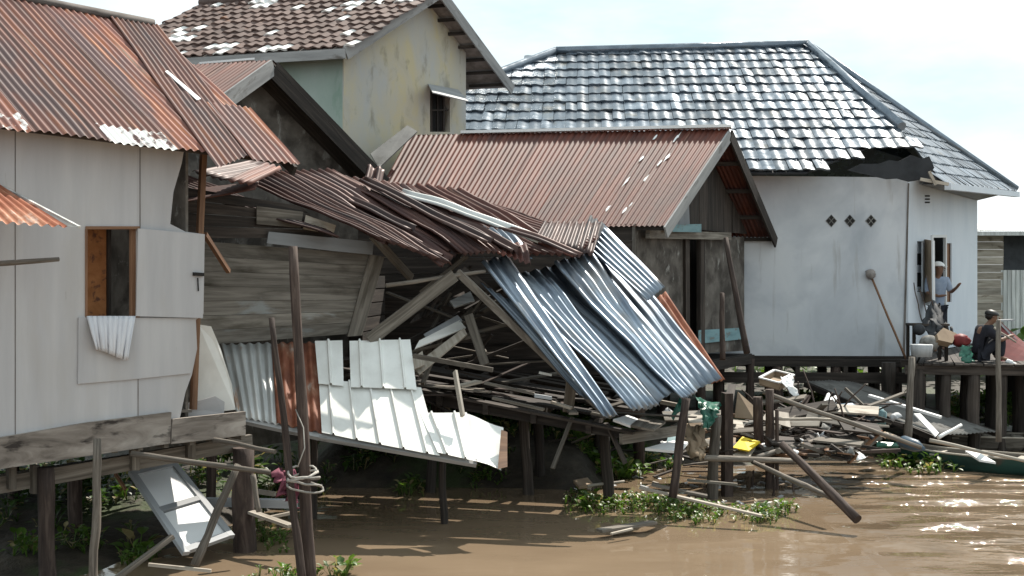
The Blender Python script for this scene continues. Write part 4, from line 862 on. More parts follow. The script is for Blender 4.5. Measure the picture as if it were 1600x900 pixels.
for i in range(40):
    px = R.uniform(500, 1080); py = R.uniform(690, 752); c = PZ(px, max(py, 700), 0); c.z = max(0, HZ(c.x, c.y))+.03; an = R.uniform(-1, 1); v = V(math.cos(an), math.sin(an), R.uniform(0, .5))*R.uniform(.2, .8)
    mb = MB(); mb.beam(c, c+v, R.uniform(.03, .1), .02); mb.build('mud_board', R.choice(['wood_dark', 'bark', 'wood_dark', 'wood_grey']), label='dark stick added to darken the mud under the fallen floor', cat='board', group='wood on the mud under the fallen floor')  # sticks added over the bank so it stays dark under the floor
# front debris, right of the floor
def slab(pts, th, label, mat, name='board', cat='board', group=None, n=None):
    mb = MB(); mb.prism([P(*p) for p in pts], th, n=n); return mb.build(name, mat, label=label, cat=cat, group=group)
slab([(958, 655, 15.3), (982, 648, 15.7), (998, 655, 15.6), (985, 665, 15.2)], .03, 'white board corner below the silver sheets', 'bright_white', n=V(0, -.2, 1).normalized())
slab([(985, 664, 15.2), (1004, 650, 15.8), (1018, 655, 15.7), (1006, 668, 15.2)], .03, 'first of two grey floor boards below the silver sheets', 'wood_grey', n=V(0, -.2, 1).normalized())
slab([(1002, 668, 15.2), (1020, 654, 15.8), (1040, 658, 15.7), (1022, 671, 15.2)], .03, 'second of two grey floor boards, next to the black stake', 'wood_grey', n=V(0, -.2, 1).normalized())
stick((970, 686, 15.4), (1063, 672, 16.0), .06, .13, 'grey squared beam under the two floor boards', 'wood_grey')
slab([(1008, 700, 15.4), (1052, 688, 16.1), (1075, 690, 16.1), (1062, 705, 15.4)], .035, 'white table top board tilting above the water', 'bright_white', n=V(-.1, -.25, 1).normalized())
slab([(1042, 690, 16.2), (1044, 680, 16.4), (1066, 678, 16.5), (1066, 690, 16.2)], .03, 'faded green board behind the white table top board', 'teal')
slab([(1052, 712, 16.0), (1060, 706, 16.2), (1062, 722, 16.1), (1056, 726, 16.0)], .02, 'small green scrap hanging under the white table top board', 'green_plastic', cat='scrap')
stick((1033, 628, 16.4), (1058, 633, 16.3), .06, .05, 'pale board end between the silver sheets and the green plastic', 'wood_pale')
# green plastic sheeting
def drape(grid, label, mat, name, cat, warp=.05, solid=.004, sub=5):
    mb = MB(); rows = len(grid); cols = len(grid[0]); sd = R.random()*40; nr = (rows-1)*sub; nc_ = (cols-1)*sub
    for i in range(nr+1):
        for j in range(nc_+1):
            a = min(rows-2, i//sub); t = i/sub-a; b = min(cols-2, j//sub); s_ = j/sub-b
            p = P(*grid[a][b]).lerp(P(*grid[a][b+1]), s_).lerp(P(*grid[a+1][b]).lerp(P(*grid[a+1][b+1]), s_), t)
            mb.v.append(p+V(mnoise.noise((i*.5, j*.5, sd)), mnoise.noise((i*.6, j*.6, sd+9)), mnoise.noise((i*.5, j*.5, sd+20)))*warp)
    for i in range(nr):
        for j in range(nc_):
            a = i*(nc_+1)+j; mb.face((a, a+1, a+nc_+2, a+nc_+1), [(j*.1, i*.1), (j*.1+.1, i*.1), (j*.1+.1, i*.1+.1), (j*.1, i*.1+.1)], .5, 0, True)
    return mb.build(name, mat, label=label, cat=cat, solid=solid)
drape([[(1084, 618, 16.9), (1105, 624, 16.9), (1126, 634, 16.8)], [(1090, 632, 16.5), (1108, 634, 16.5), (1124, 644, 16.4)], [(1094, 648, 16.4), (1108, 652, 16.4), (1120, 652, 16.4)], [(1098, 664, 16.3), (1104, 672, 16.3), (1110, 668, 16.3)]], 'crumpled green plastic sheeting draped beside the short grey post', 'green_plastic', 'plastic_sheet', 'plastic sheet')
drape([[(1062, 618, 16.2), (1068, 616, 16.2)], [(1058, 632, 16.1), (1067, 634, 16.1)], [(1046, 652, 16.0), (1056, 656, 16.0)]], 'narrow green plastic strip right beside the black stake', 'green_plastic', 'plastic_strip', 'plastic sheet')
drape([[(1070, 668, 16.6), (1082, 665, 16.7), (1098, 664, 16.7)], [(1072, 690, 16.3), (1086, 690, 16.3), (1102, 694, 16.3)], [(1078, 716, 16.1), (1088, 716, 16.0), (1098, 716, 16.1)]], 'tattered brown sack hanging between the black stake and the grey posts', 'cardboard', 'sack', 'sack', warp=.09)
slab([(1096, 688, 17.2), (1120, 680, 17.6), (1150, 684, 17.6), (1148, 704, 17.2), (1098, 704, 17.0)], .03, 'tan plywood sheet behind the grey posts', 'cardboard', n=V(0, -.6, .8).normalized())
slab([(1145, 699, 16.9), (1160, 682, 17.4), (1188, 690, 17.2), (1170, 704, 16.7)], .02, 'bright yellow board on the debris between the grey posts', 'yellow', n=V(0, -.35, 1).normalized())
slab([(1144, 711, 16.8), (1160, 702, 17.0), (1188, 686, 17.6), (1172, 713, 16.7)], .02, 'cream board under the bright yellow board', 'wood_pale', n=V(0, -.4, 1).normalized())
slab([(1148, 652, 18.4), (1153, 612, 18.6), (1180, 636, 18.6), (1178, 655, 18.4)], .02, 'brown triangular plywood piece standing behind the grey posts', 'cardboard')
slab([(1140, 655, 18.3), (1280, 668, 18.6), (1278, 676, 18.5), (1140, 664, 18.2)], .05, 'long pale board behind the four grey posts', 'wood_pale')
slab([(1198, 668, 18.4), (1290, 672, 18.9), (1282, 690, 18.4), (1200, 686, 18.1)], .04, 'wide grey board lying behind the forked post', 'wood_grey', n=V(0, -.5, 1).normalized())
slab([(1282, 672, 18.2), (1364, 664, 18.6), (1360, 690, 18.3), (1280, 697, 18.0)], .04, 'dark brown box side at the right end of the debris', 'wood_dark')
stick((1322, 705, 17.6), (1372, 676, 19.0), .13, .2, 'thick square beam with bleached top at the right end of the debris', 'wood_grey')
# open crate
Kx = thing('open_crate', 'pale open crate lying on the debris in front of the white house', 'crate', P(1215, 600, 19.4))
o3 = P(1187, 590, 19.2); e1_ = P(1218, 598, 19.0)-o3; e2_ = P(1210, 578, 19.9)-o3; hh = V(0, 0, -.10)
mb = MB(); mb.prism([o3+hh, o3+e1_+hh, o3+e1_+e2_+hh, o3+e2_+hh], .02, n=Z); mb.build('bottom', 'cardboard', Kx)
for a, b in ((o3, o3+e1_), (o3+e1_, o3+e1_+e2_), (o3+e1_+e2_, o3+e2_), (o3+e2_, o3)):
    mb = MB(); mb.beam(a+hh*.5, b+hh*.5, .02, .09); mb.build('side', 'cardboard', Kx)
mb = MB()
for a, b in ((o3, o3+e1_), (o3+e1_, o3+e1_+e2_), (o3+e1_+e2_, o3+e2_), (o3+e2_, o3)): mb.beam(a, b, .045, .02)
mb.build('rim', 'bright_white', Kx)
drape([[(1220, 588, 19.1), (1238, 586, 19.2)], [(1222, 598, 19.0), (1244, 606, 19.0)], [(1236, 616, 18.9), (1248, 614, 18.9)], [(1248, 640, 18.8), (1256, 634, 18.8)]], 'white and green plastic bag trailing off the open crate', 'bright_white', 'plastic_bag', 'plastic bag', warp=.05)
mb = MB(); mb.sheet(P(1284, 632, 19.0), P(1302, 636, 19.0), P(1310, 622, 19.3), P(1292, 615, 19.3), prof='corr', pitch=.11, amp=.03, nv=4, sw=0); mb.build('striped_sheet', 'bright_white', label='small white striped sheet piece on the debris', cat='sheet scrap', solid=.004)
mb = MB(); c = P(1322, 644, 18.9); n_ = 10
mb.tube([c+V(-.22, 0, .0), c+V(-.19, 0, .0), c+V(.1, 0, .02), c+V(.18, 0, .02), c+V(.2, 0, .02)], [.02, .12, .125, .07, .02], 12); mb.build('plastic_jug', 'blue', label='dull blue jug lying on the debris', cat='jug')
mb = MB(); c = P(1374, 648, 19.5); mb.tube([c+V(0, 0, -.16), c+V(.0, 0, .06), c+V(.05, 0, .1)], [.1, .12, .03], 10); mb.build('bucket', 'teal', label='teal bucket beside the leaning stake in front of the grey panel', cat='bucket')
slab([(1128, 640, 17.2), (1138, 600, 18.0), (1150, 600, 18.0), (1144, 640, 17.2)], .03, 'dark board standing behind the tall grey post', 'wood_dark')

TONE = {'wood_grey': 'grey', 'wood_dark': 'dark', 'wood_pale': 'pale', 'wood_brown': 'brown', 'bark': 'black brown'}
for i in range(190):
    px = R.triangular(1020, 1400, 1260); py = R.uniform(606, 712)
    if py < 640-(px-1240)*.15: py = R.uniform(645, 712)
    d = 17.0+(712-py)/100*2.4+R.uniform(0, .5)
    if px < 1130: d -= .4
    a = P(px, py, d); an = R.gauss(0, .4); ay = R.uniform(-.9, .9); L_ = R.uniform(.15, .95); v = V(math.cos(ay)*math.cos(an), math.sin(ay), math.sin(an)*.6)*L_
    mb = MB(); mb.beam(a-v*.5, a+v*.5, R.uniform(.03, .13), R.uniform(.012, .045)); mt = R.choice(['wood_grey', 'wood_grey', 'wood_dark', 'wood_dark', 'wood_dark', 'bark', 'wood_pale', 'wood_brown'])
    ar = 'around the grey posts' if px < 1190 else ('below the open crate' if px < 1285 else 'near the bleached square beam')
    mb.build('scrap_board', mt, label=TONE[mt]+' broken board in the debris pile '+ar, cat='board', group=TONE[mt]+' broken boards '+ar)
for i in range(26):
    px = R.uniform(1040, 1400); py = R.uniform(640, 712); d = 17.0+(710-py)/100*2.4
    g = [[(px-R.uniform(4, 11), py-R.uniform(3, 7), d+.1), (px+R.uniform(4, 11), py-R.uniform(2, 8), d+.1)], [(px-R.uniform(4, 10), py+R.uniform(2, 6), d), (px+R.uniform(4, 10), py+R.uniform(2, 6), d)]]
    o = drape(g, 'crumpled rag or plastic scrap caught in the debris pile', R.choice(['bright_white', 'cardboard', 'frame_grey', 'concrete', 'cardboard', 'tarp_black', 'tarp_black', 'wood_brown']), 'scrap', 'scrap', warp=.07, sub=4); o['group'] = 'scraps caught in the debris pile'
for i in range(16):
    px = R.uniform(1200, 1330); py = R.uniform(635, 700); d = 17.4+(710-py)/100*2.2; a = P(px, py, d); an = R.uniform(0, 3.1); L_ = R.uniform(.4, 1.0)
    mb = MB(); mb.pole(a, a+V(math.cos(an), R.uniform(-.4, .4), abs(math.sin(an))*.7)*L_, .016, .01, bend=.06, n=6); mb.build('twig', 'bark', label='dark bare twig sticking out of the debris pile', cat='twig', group='twigs in the debris pile')

for x, y, l in ((1175, 762, 'left'), (1208, 775, 'middle'), (1238, 768, 'right')):
    c = PZ(x, y, 0); mb = MB(); mb.pole(c-V(0, 0, .2), c+V(R.uniform(-.03, .03), 0, R.uniform(.12, .3)), .022, .012, bend=.05, n=6); mb.build('stub', 'bark', label=l+' one of three dark stubs poking out of the water by the slanting log', cat='stake')
slab([(1250, 690, 17.6), (1262, 672, 18.0), (1330, 668, 18.2), (1345, 690, 17.7)], .05, 'dark sunken box side lying in front of the bleached square beam', 'wood_dark', n=V(0, -.75, .66).normalized())
slab([(1065, 690, 16.7), (1072, 662, 16.9), (1096, 660, 16.9), (1100, 688, 16.6)], .03, 'tan ribbed board leaning between the black stake and the grey posts', 'cardboard')
slab([(1190, 655, 18.0), (1200, 640, 18.3), (1232, 645, 18.3), (1236, 668, 17.9)], .03, 'grey brown board propped behind the thick dark post', 'wood_pale', n=V(0, -.8, .6).normalized())
BW_ = [(1150, 700), (1178, 672), (1232, 690), (1250, 660), (1290, 655), (1310, 690), (1345, 668), (1118, 660), (1085, 650), (1222, 625), (1262, 640), (1330, 640)]
for i, (x, y) in enumerate(BW_):
    c = P(x, y, 16.9+(712-y)/100*2.3); an = R.uniform(-.6, .6); v = V(math.cos(an), math.sin(an), R.uniform(-.18, .18))*R.uniform(.45, .8)
    mb = MB(); mb.beam(c-v*.6, c+v*.6, R.uniform(.16, .28), .03, V(R.uniform(-.2, .2), -R.uniform(.2, .9), 1)); mb.build('wide_plank', ['wood_old', 'wood_grey', 'wood_dark', 'wood_pale'][i % 4], label='wide floor plank lying tilted on top of the debris pile', cat='plank', group='wide planks on the debris pile')
# posts and poles
def post(px, ytop, ybot, d, r0, label, mat='bark', r1=None, lean=0, square=False):
    t = P(px+lean, ytop, d); b = P(px, ybot, d); mb = MB(); b.z = min(b.z, -.3) if ybot > 690 else b.z-.3
    if square: mb.beam(b, t, r0*2, r0*2, V(1, .3, 0), jit=.01)
    else: mb.pole(b, t, r0, r1 or r0*.92, bend=.012)
    return mb.build('wooden_post', mat, label=label, cat='post')
post(1110, 648, 716, 16.6, .075, 'leaning grey post under the green plastic', 'bark_pale', lean=10)
post(1136, 614, 712, 16.8, .062, 'tall flat topped grey post left of the yellow board', 'bark', square=True)
post(1187, 620, 690, 17.6, .075, 'dark post just right of the yellow board', 'bark', lean=-3)
post(1203, 608, 702, 17.4, .068, 'thick dark post below the open crate', 'bark')
post(1214, 640, 704, 17.3, .03, 'thin dark stake beside the thick post below the crate', 'bark')
pole((1051, 778, 15.0), (1072, 622, 15.2), .055, 'black stake standing in the water before the silver sheets', 'bark', 'stake', 'stake', r1=.05)
pole((1340, 812, 14.3), (1222, 694, 15.4), .058, 'dark log slanting down into the water with its end forked', 'bark', 'log', 'log', r1=.05)
pole((1300, 778, 14.8), (1176, 722, 16.6), .035, 'thin pale pole meeting the slanting log near the water', 'bark_pale', r1=.03)
pole((1085, 715, 16.2), (1240, 720, 16.9), .045, 'long level pole at the waterline under the grey posts', 'bark_pale')
pole((1180, 716, 16.8), (1245, 697, 17.4), .04, 'bent pale pole running up to the forked log end', 'bark_pale')
pole((1215, 705, 17.0), (1270, 690, 17.7), .04, 'short pale pole lying right of the forked log end', 'bark_pale')
pole((1250, 706, 17.2), (1312, 700, 17.6), .035, 'short pole lying at the waterline behind the slanting log', 'bark')
pole((1192, 612, 17.6), (1440, 700, 17.4), .035, 'long pole slanting from the posts down to the green canoe', 'bark_pale', r1=.03)
pole((1210, 654, 17.4), (1300, 655, 17.9), .025, 'thin straight stick crossing the debris', 'wood_pale')
pole((1418, 690, 19.0), (1425, 558, 19.3), .06, 'leaning pale stake at the left end of the low porch', 'bark_pale', 'stake', 'stake', r1=.05)
pole((1560, 690, 19.0), (1560, 500, 19.3), .045, 'straight pale stake in front of the seated person', 'bark_pale', 'stake', 'stake', r1=.04)
pole((1167, 552, 18.9), (1134, 372, 19.6), .05, 'dark pole leaning against the shack gable', 'bark', r1=.04)
pole((1129, 562, 19.0), (1128, 458, 19.3), .045, 'short dark post before the shack side wall', 'bark')
Kb = thing('mop', 'long handled round brush leaning on the white house wall', 'brush', WF.at(1414, 556, .35))
mb = MB(); mb.pole(WF.at(1416, 562, .45), WF.at(1361, 432, .06), .022, .02, bend=.004); mb.build('handle', 'wood_brown', Kb)
mb = MB(); c = WF.at(1360, 428, .07); mb.tube([c+WF.n*.08+V(0, 0, .02), c+WF.n*.05, c, c-WF.n*.05], [.02, .085, .10, .06], 12, wob=.12); mb.build('brush_head', 'soffit', Kb)
# mooring poles at the front
pole((486, 930, 12.0), (458, 385, 12.3), .066, 'tall thick dark mooring pole in the left foreground', 'bark', r1=.045, k=12)
pole((474, 925, 11.85), (424, 497, 12.15), .045, 'thinner dark pole lashed to the tall mooring pole', 'bark', r1=.028, k=12)
rp = MB()
for k in range(5):
    pts = []; c = P(472+k*1.2, 737+k*6, 11.95)
    for i in range(15):
        a = i/14*2*math.pi; pts.append(c+V(math.cos(a)*(.135+.01*k), math.sin(a)*.16, .035*math.sin(a+k*1.3)+R.uniform(-.006, .006)))
    rp.tube(pts, .011, 6)
rp.tube([P(465, 730, 11.8), P(476, 700, 11.85), P(474, 668, 11.95), P(462, 640, 12.1)], .006, 5)
rp.build('rope', 'rope', label='grey rope lashing the two mooring poles together', cat='rope')
drape([[(430, 735, 12.4), (444, 732, 12.5), (460, 738, 12.4)], [(434, 760, 12.3), (448, 756, 12.4), (463, 764, 12.3)], [(446, 782, 12.3), (458, 778, 12.4), (466, 792, 12.3)]], 'maroon and pink cloth caught beside the mooring poles', 'pink', 'cloth', 'cloth', warp=.09)
pole((205, 709, 12.3), (422, 738, 12.4), .032, 'level pale pole running from the left house to the thick stilt', 'bark_pale')
pole((335, 688, 12.8), (430, 706, 12.1), .028, 'short pale stick on top of the thick stilt', 'bark_pale')
pole((148, 930, 11.2), (151, 686, 11.3), .045, 'thin crooked stake in front of the left house stilts', 'bark_pale', 'stake', 'stake', r1=.035, bend=.03)
pole((304, 884, 12.2), (372, 726, 12.6), .045, 'crooked stake leaning onto the thick stilt in front of the window frame', 'bark_pale', 'stake', 'stake', r1=.035, bend=.02)
pole((395, 742, 13.0), (404, 800, 12.9), .03, 'thin stick behind the thick stilt', 'bark_pale')
stick((310, 784, 13.9), (462, 787, 13.6), .1, .09, 'long grey squared beam low behind the thick stilt', 'frame_grey')
stick((380, 764, 14.3), (430, 772, 14.2), .05, .05, 'short pale batten in the dark under the white sheets', 'wood_pale')
stick((392, 800, 13.4), (455, 822, 12.9), .09, .03, 'pale plank lying at the water behind the mooring poles', 'wood_pale')
stick((404, 812, 13.3), (462, 800, 13.3), .06, .03, 'narrow crossing lath behind the mooring poles', 'wood_pale')
stick((180, 740, 13.5), (196, 765, 13.4), .03, .03, 'short orange stick under the left house floor', 'wood_brown')
stick((180, 905, 12.0), (270, 838, 12.4), .07, .04, 'grey board slanting up from the weeds at bottom left', 'wood_grey')
stick((232, 882, 12.1), (330, 892, 12.1), .03, .03, 'thin floating lath below the fallen window frame', 'wood_pale')
stick((1000, 762, 15.2), (1190, 806, 14.6), .07, .025, 'long bleached plank floating on the hyacinths', 'wood_pale')
stick((1018, 757, 15.5), (1105, 775, 15.4), .12, .025, 'short wide plank floating behind the long bleached one', 'wood_grey')
stick((1074, 750, 16.2), (1152, 757, 16.0), .05, .03, 'narrow lath floating right of the black stake', 'wood_grey')
stick((936, 829, 14.1), (1022, 816, 14.5), .13, .03, 'grey board floating in front of the hyacinth patch', 'wood_grey')
stick((955, 834, 13.9), (988, 826, 14.1), .03, .02, 'small stick beside the floating grey board', 'wood_pale')
pole((918, 759, 16.0), (975, 752, 16.3), .02, 'thin stick floating behind the hyacinth patch', 'wood_pale')
slab([(896, 750, 16.6), (918, 746, 17.0), (927, 756, 16.6), (905, 760, 16.3)], .04, 'small white and tan foam piece afloat left of the hyacinths', 'cardboard', 'foam_piece', 'scrap', n=Z)
mb = MB(); c = PZ(830, 754, .0); mb.tube([c+V(0, 0, -.05), c+V(0, 0, .13), c+V(0, 0, .15)], [.05, .055, .05], 12); mb.build('tin_can', 'frame_grey', label='grey can floating at the dark edge below the sagging floor', cat='can')
for i in range(70):
    px = R.uniform(880, 1250); py = R.uniform(735, 800) if px > 960 else R.uniform(745, 770); c = PZ(px, py, 0); s_ = R.uniform(.015, .05)
    mb = MB(); a_ = R.uniform(0, 3.1); mb.beam(c-V(math.cos(a_), math.sin(a_), 0)*s_*1.6, c+V(math.cos(a_), math.sin(a_), 0)*s_*1.6+V(0, 0, .01), s_, .02)
    mb.build('litter', R.choice(['bright_white', 'wood_pale', 'cardboard', 'frame_grey']), label='small scrap of litter floating among the hyacinths', cat='litter', group='litter floating among the hyacinths')

# grey sloping roof panel and boats at the right
G_ = thing('fallen_roof_panel', 'large grey roof panel fallen flat in front of the porch posts', 'roof panel', P(1420, 660, 20.5))
q = [P(1460, 680, 19.4), P(1560, 674, 20.8), P(1335, 596, 23.2), P(1258, 596, 22.0)]
mb = MB(); mb.sheet(q[0], q[1], q[2], q[3], pitch=.12, amp=.01, nv=10, sw=0, warp=.04, r=.1); mb.build('sheet', 'concrete', G_, solid=.006)
mb = MB(); mb.beam(q[0]-V(0, 0, .05), q[3]-V(0, 0, .05), .07, .09); mb.beam(q[1]-V(0, 0, .05), q[2]-V(0, 0, .05), .07, .09); mb.build('edge_timber', 'wood_dark', G_)
stick((1358, 618, 20.6), (1470, 652, 19.8), .09, .04, 'white painted batten lying on the fallen grey panel', 'bright_white')
slab([(1428, 646, 19.6), (1438, 646, 19.8), (1467, 676, 19.3), (1462, 682, 19.2)], .02, 'torn white flap at the near edge of the fallen grey panel', 'bright_white')
pole((1466, 684, 18.6), (1502, 664, 18.8), .03, 'bent white stick rising from the green canoe', 'bright_white')
stick((1520, 655, 24.0), (1640, 652, 24.5), .1, .08, 'long level log behind the fallen grey panel', 'wood_pale')
slab([(1530, 662, 23.0), (1600, 654, 24.2), (1640, 658, 24.0), (1600, 675, 22.6)], .04, 'pale sheet lying on the bank at the right edge', 'white_metal', n=Z)
def canoe(p0, p1, wd, hg, label, mat):
    T_ = thing('canoe', label, 'canoe', p0.lerp(p1, .5)); ax = (p1-p0); L_ = ax.length; ax.normalize(); sd_ = ax.cross(Z); n = 26
    def sec(t, k, inn):
        s_ = max(.03, math.sin(math.pi*min(1, max(0, t)))**.5); w2 = wd/2*s_-inn; a = math.pi*k/8
        sh_ = hg*(1+.9*(2*t-1)**4); return p0+ax*L_*t+sd_*(-math.cos(a)*max(.01, w2))+V(0, 0, sh_-.0-(math.sin(a)**.7)*(hg+.08-inn)*(.7+.3*s_)-(.0 if not inn else 0))
    for inn, nm, mt in ((0, 'hull', mat), (.025, 'inner_hull', 'wood_grey')):
        mb = MB()
        for i in range(n+1):
            for k in range(9): mb.v.append(sec(i/n, k, inn))
        for i in range(n):
            for k in range(8):
                a = i*9+k; mb.face((a, a+1, a+10, a+9), [(i*.2, k*.1), (i*.2, k*.1+.1), (i*.2+.2, k*.1+.1), (i*.2+.2, k*.1)], .5, 0, True)
        mb.build(nm, mt, T_)
    mb = MB()
    for k in (0, 8): mb.tube([sec(i/n, k, .01)+V(0, 0, .012) for i in range(n+1)], .018, 6, r=.8)
    mb.build('gunwale', 'wood_pale', T_)
    for t in (.25, .45, .62, .8):
        c = p0+ax*L_*t+V(0, 0, hg-.02); mb = MB(); mb.beam(c-sd_*wd*.44, c+sd_*wd*.44, .14, .025, r=.5); mb.build('thwart', 'wood_pale', T_)
canoe(PZ(1385, 722, 0), PZ(1740, 752, 0), .66, .24, 'green hulled wooden canoe moored at the right edge', 'canoe_green')
canoe(PZ(1420, 697, 0), PZ(1700, 705, 0), .7, .22, 'grey wooden canoe behind the green one', 'wood_grey')
pole((1452, 688, 18.3), (1610, 722, 18.0), .03, 'long paddle pole resting along the green canoe', 'wood_pale')
slab([(1508, 704, 18.4), (1528, 706, 18.4), (1556, 722, 18.1), (1530, 718, 18.1)], .03, 'white paddle blade shaped board on the canoe pole', 'bright_white', n=Z)
slab([(1370, 690, 18.6), (1404, 692, 18.6), (1404, 697, 18.5), (1370, 696, 18.5)], .03, 'green board end floating left of the canoe', 'green_plastic')
mb = MB(); mb.tube([P(1402, 690, 18.2), P(1412, 691, 18.1), P(1432, 697, 17.9), P(1445, 702, 17.8)], [.03, .10, .09, .02], 10); mb.build('float', 'blue', label='blue float at the end of the long slanting pole', cat='float')

# ------------------------------------------------------------------ porch with people
PD = thing('porch', 'low timber porch on dark posts beside the white house door', 'porch', P(1520, 600, 21.5))
p00 = P(1426, 568, 21.2); p00.z = 1.47; p10 = V(10.5, 20.6, 1.47); p11 = V(11.5, 27.5, 1.47); p01 = zb(fC, 1.47)+V(.1, -.3, 0); p1m = zb(fR, 1.47)+V(-.1, -.5, 0)
mb = MB(); n_ = 30
for k in range(n_):
    t = k/n_; a = p00.lerp(p10, t); b_ = p01.lerp(p11, t); b_ = zb(fC, 1.47).lerp(zb(fR, 1.47), min(1, t*2.0))+V(.15, -.15, 0) if t < .5 else zb(fR, 1.47).lerp(V(12, 27, 1.47), (t-.5)*2)
    mb.beam(a+V(0, R.uniform(-.08, .05), 0), b_, .118, .035)
mb.build('deck_boards', 'wood_dark', PD)
mb = MB(); mb.beam(p00-V(.1, -.1, .1), p10+V(0, .1, -.1), .08, .15, r=.8); mb.beam(p00+V(.3, 1.6, -.1), p10+V(0, 1.6, -.1), .08, .14); mb.build('floor_beam', 'wood_dark', PD)
for k in range(8):
    for r_ in (0, 1.7, 4.2):
        p = p00.lerp(p10, (k+.3)/8)+V(0, .15+r_, 0); mb = MB(); r0 = R.uniform(.07, .14); mb.pole((p.x, p.y, -.3), (p.x, p.y, 1.38), r0, r0*.95); mb.build('post', 'wood_dark', PD)

def skin_mesh(name, vs_, es, rr, mat, parent, base, sub=2):
    me = bpy.data.meshes.new(name+'_src'); me.from_pydata([tuple(v) for v in vs_], es, []); o = bpy.data.objects.new(name, me); C.objects.link(o)
    o.modifiers.new('skin', 'SKIN'); sl = me.skin_vertices[0].data
    for i, r_ in enumerate(rr): sl[i].radius = (r_, r_) if not isinstance(r_, tuple) else r_
    sl[0].use_root = True
    s_ = o.modifiers.new('sub', 'SUBSURF'); s_.levels = sub; s_.render_levels = sub
    bpy.context.view_layer.update(); dg = bpy.context.evaluated_depsgraph_get(); m2 = bpy.data.meshes.new_from_object(o.evaluated_get(dg)); m2.name = name
    o.modifiers.clear(); o.data = m2; bpy.data.meshes.remove(me); m2.materials.clear(); m2.materials.append(M[mat])
    for p_ in m2.polygons: p_.use_smooth = True
    o.parent = parent; return o
def person(base, J, label, cloth_top, cloth_bot, hat, yaw=0):
    T_ = thing('person', label, 'person', base); T_.rotation_euler = (0, 0, yaw)
    names = [n for n in J if n != 'face']; idx = {n: i for i, n in enumerate(names)}
    bones = [('pelvis', 'spine'), ('spine', 'chest'), ('chest', 'neck'), ('neck', 'jaw'), ('jaw', 'head'), ('head', 'crown'), ('chest', 'sl'), ('chest', 'sr'), ('sl', 'el'), ('el', 'wl'), ('wl', 'hl'), ('sr', 'er'), ('er', 'wr'), ('wr', 'hr'),
             ('pelvis', 'pl'), ('pelvis', 'pr'), ('pl', 'kl'), ('kl', 'al'), ('al', 'tl'), ('pr', 'kr'), ('kr', 'ar'), ('ar', 'tr')]
    rad_ = dict(pelvis=.085, spine=.08, chest=.085, neck=.052, jaw=.07, head=.092, crown=.06, sl=.048, sr=.048, el=.042, er=.042, wl=.028, wr=.028, hl=.032, hr=.032, pl=.07, pr=.07, kl=.055, kr=.055, al=.038, ar=.038, tl=.03, tr=.03)
    vs_ = [V(*J[n]) for n in names]; es = [(idx[a], idx[b]) for a, b in bones]; rr = [rad_[n] for n in names]
    for side in 'lr':       # fingers
        h = V(*J['h'+side]); d = (h-V(*J['w'+side])).normalized(); s_ = d.cross(V(0, 0, 1)).normalized()
        for k, (o_, ln) in enumerate(((-.024, .06), (-.008, .07), (.008, .066), (.022, .052), (-.04, .02))):
            vs_.append(h+s_*o_+d*ln+V(0, 0, -.012 if k < 4 else .0)); rr.append(.009); es.append((idx['h'+side], len(vs_)-1))
    skin_mesh('body', vs_, es, rr, 'skin', T_, base)
    f = 1.18
    tn = ['spine', 'pelvis', 'chest', 'sl', 'sr', 'el', 'er']; tt = {n: i for i, n in enumerate(tn)}
    tv = [V(*J[n]) for n in tn]; tv[1] = tv[1]-V(0, 0, .03)
    skin_mesh('shirt', tv, [(0, 1), (0, 2), (2, 3), (2, 4), (3, 5), (4, 6)], [.135, .14, .15, .082, .082, .062, .062], cloth_top, T_, base)
    tn = ['pelvis', 'pl', 'pr', 'kl', 'kr', 'al', 'ar']; tv = [V(*J[n]) for n in tn]
    skin_mesh('trousers', tv, [(0, 1), (0, 2), (1, 3), (2, 4), (3, 5), (4, 6)], [.135, .105, .105, .08, .08, .062, .062], cloth_bot, T_, base)
    hd = V(*J['head']); cw_ = V(*J['crown']); upv = (cw_-hd).normalized()
    fw0 = V(*J['face']).normalized(); mb = MB(); cc = Vector(base)+hd+upv*.025-fw0*.012
    for i in range(7):
        a = math.pi*.5*i/6
        for k in range(14):
            b_ = 2*math.pi*k/14; mb.v.append(cc+upv*(math.sin(a)*.088-.0)+(fw0*math.cos(b_)*1.12+fw0.cross(Z)*math.sin(b_)*.95)*(.098*math.cos(a)+.001))
    for i in range(6):
        for k in range(14): a_, b2 = i*14+k, i*14+(k+1) % 14; mb.face((a_, b2, b2+14, a_+14), [(0, 0)]*4, .5, 0, True)
    ho = mb.build('cap' if hat == 'cap' else 'hair', hat, T_, solid=.012)
    if hat == 'cap':
        mb = MB(); q_ = cc+fw0*.10+upv*.005; sd2 = fw0.cross(Z).normalized(); mb.prism([q_-sd2*.07, q_+fw0*.06-sd2*.04, q_+fw0*.06+sd2*.04, q_+sd2*.07], .01, n=Z); mb.build('visor', hat, ho)
    if hat == 'hair':
        mb = MB(); q_ = cc-fw0*.03-upv*.03; mb.tube([q_+upv*.05, q_, q_-upv*.05], [.09, .095, .06], 12); mb.build('back_hair', hat, ho)
    fw = V(*J['face']); sd_ = fw.cross(Z).normalized()
    for s_ in (-1, 1): skin_mesh('eye', [hd+fw*.086+sd_*s_*.032, hd+fw*.090+sd_*s_*.032], [(0, 1)], [.011, .009], 'black', T_, base, 1)
    skin_mesh('nose', [hd+fw*.085-upv*.005, hd+fw*.112-upv*.03], [(0, 1)], [.012, .014], 'skin', T_, base, 1)
    skin_mesh('mouth', [hd+fw*.088-upv*.055+sd_*.02, hd+fw*.088-upv*.055-sd_*.02], [(0, 1)], [.007, .007], 'maroon', T_, base, 1)
    for s_ in (-1, 1): skin_mesh('ear', [hd+sd_*s_*.09-upv*.02, hd+sd_*s_*.098+upv*.015], [(0, 1)], [.016, .018], 'skin', T_, base, 1)
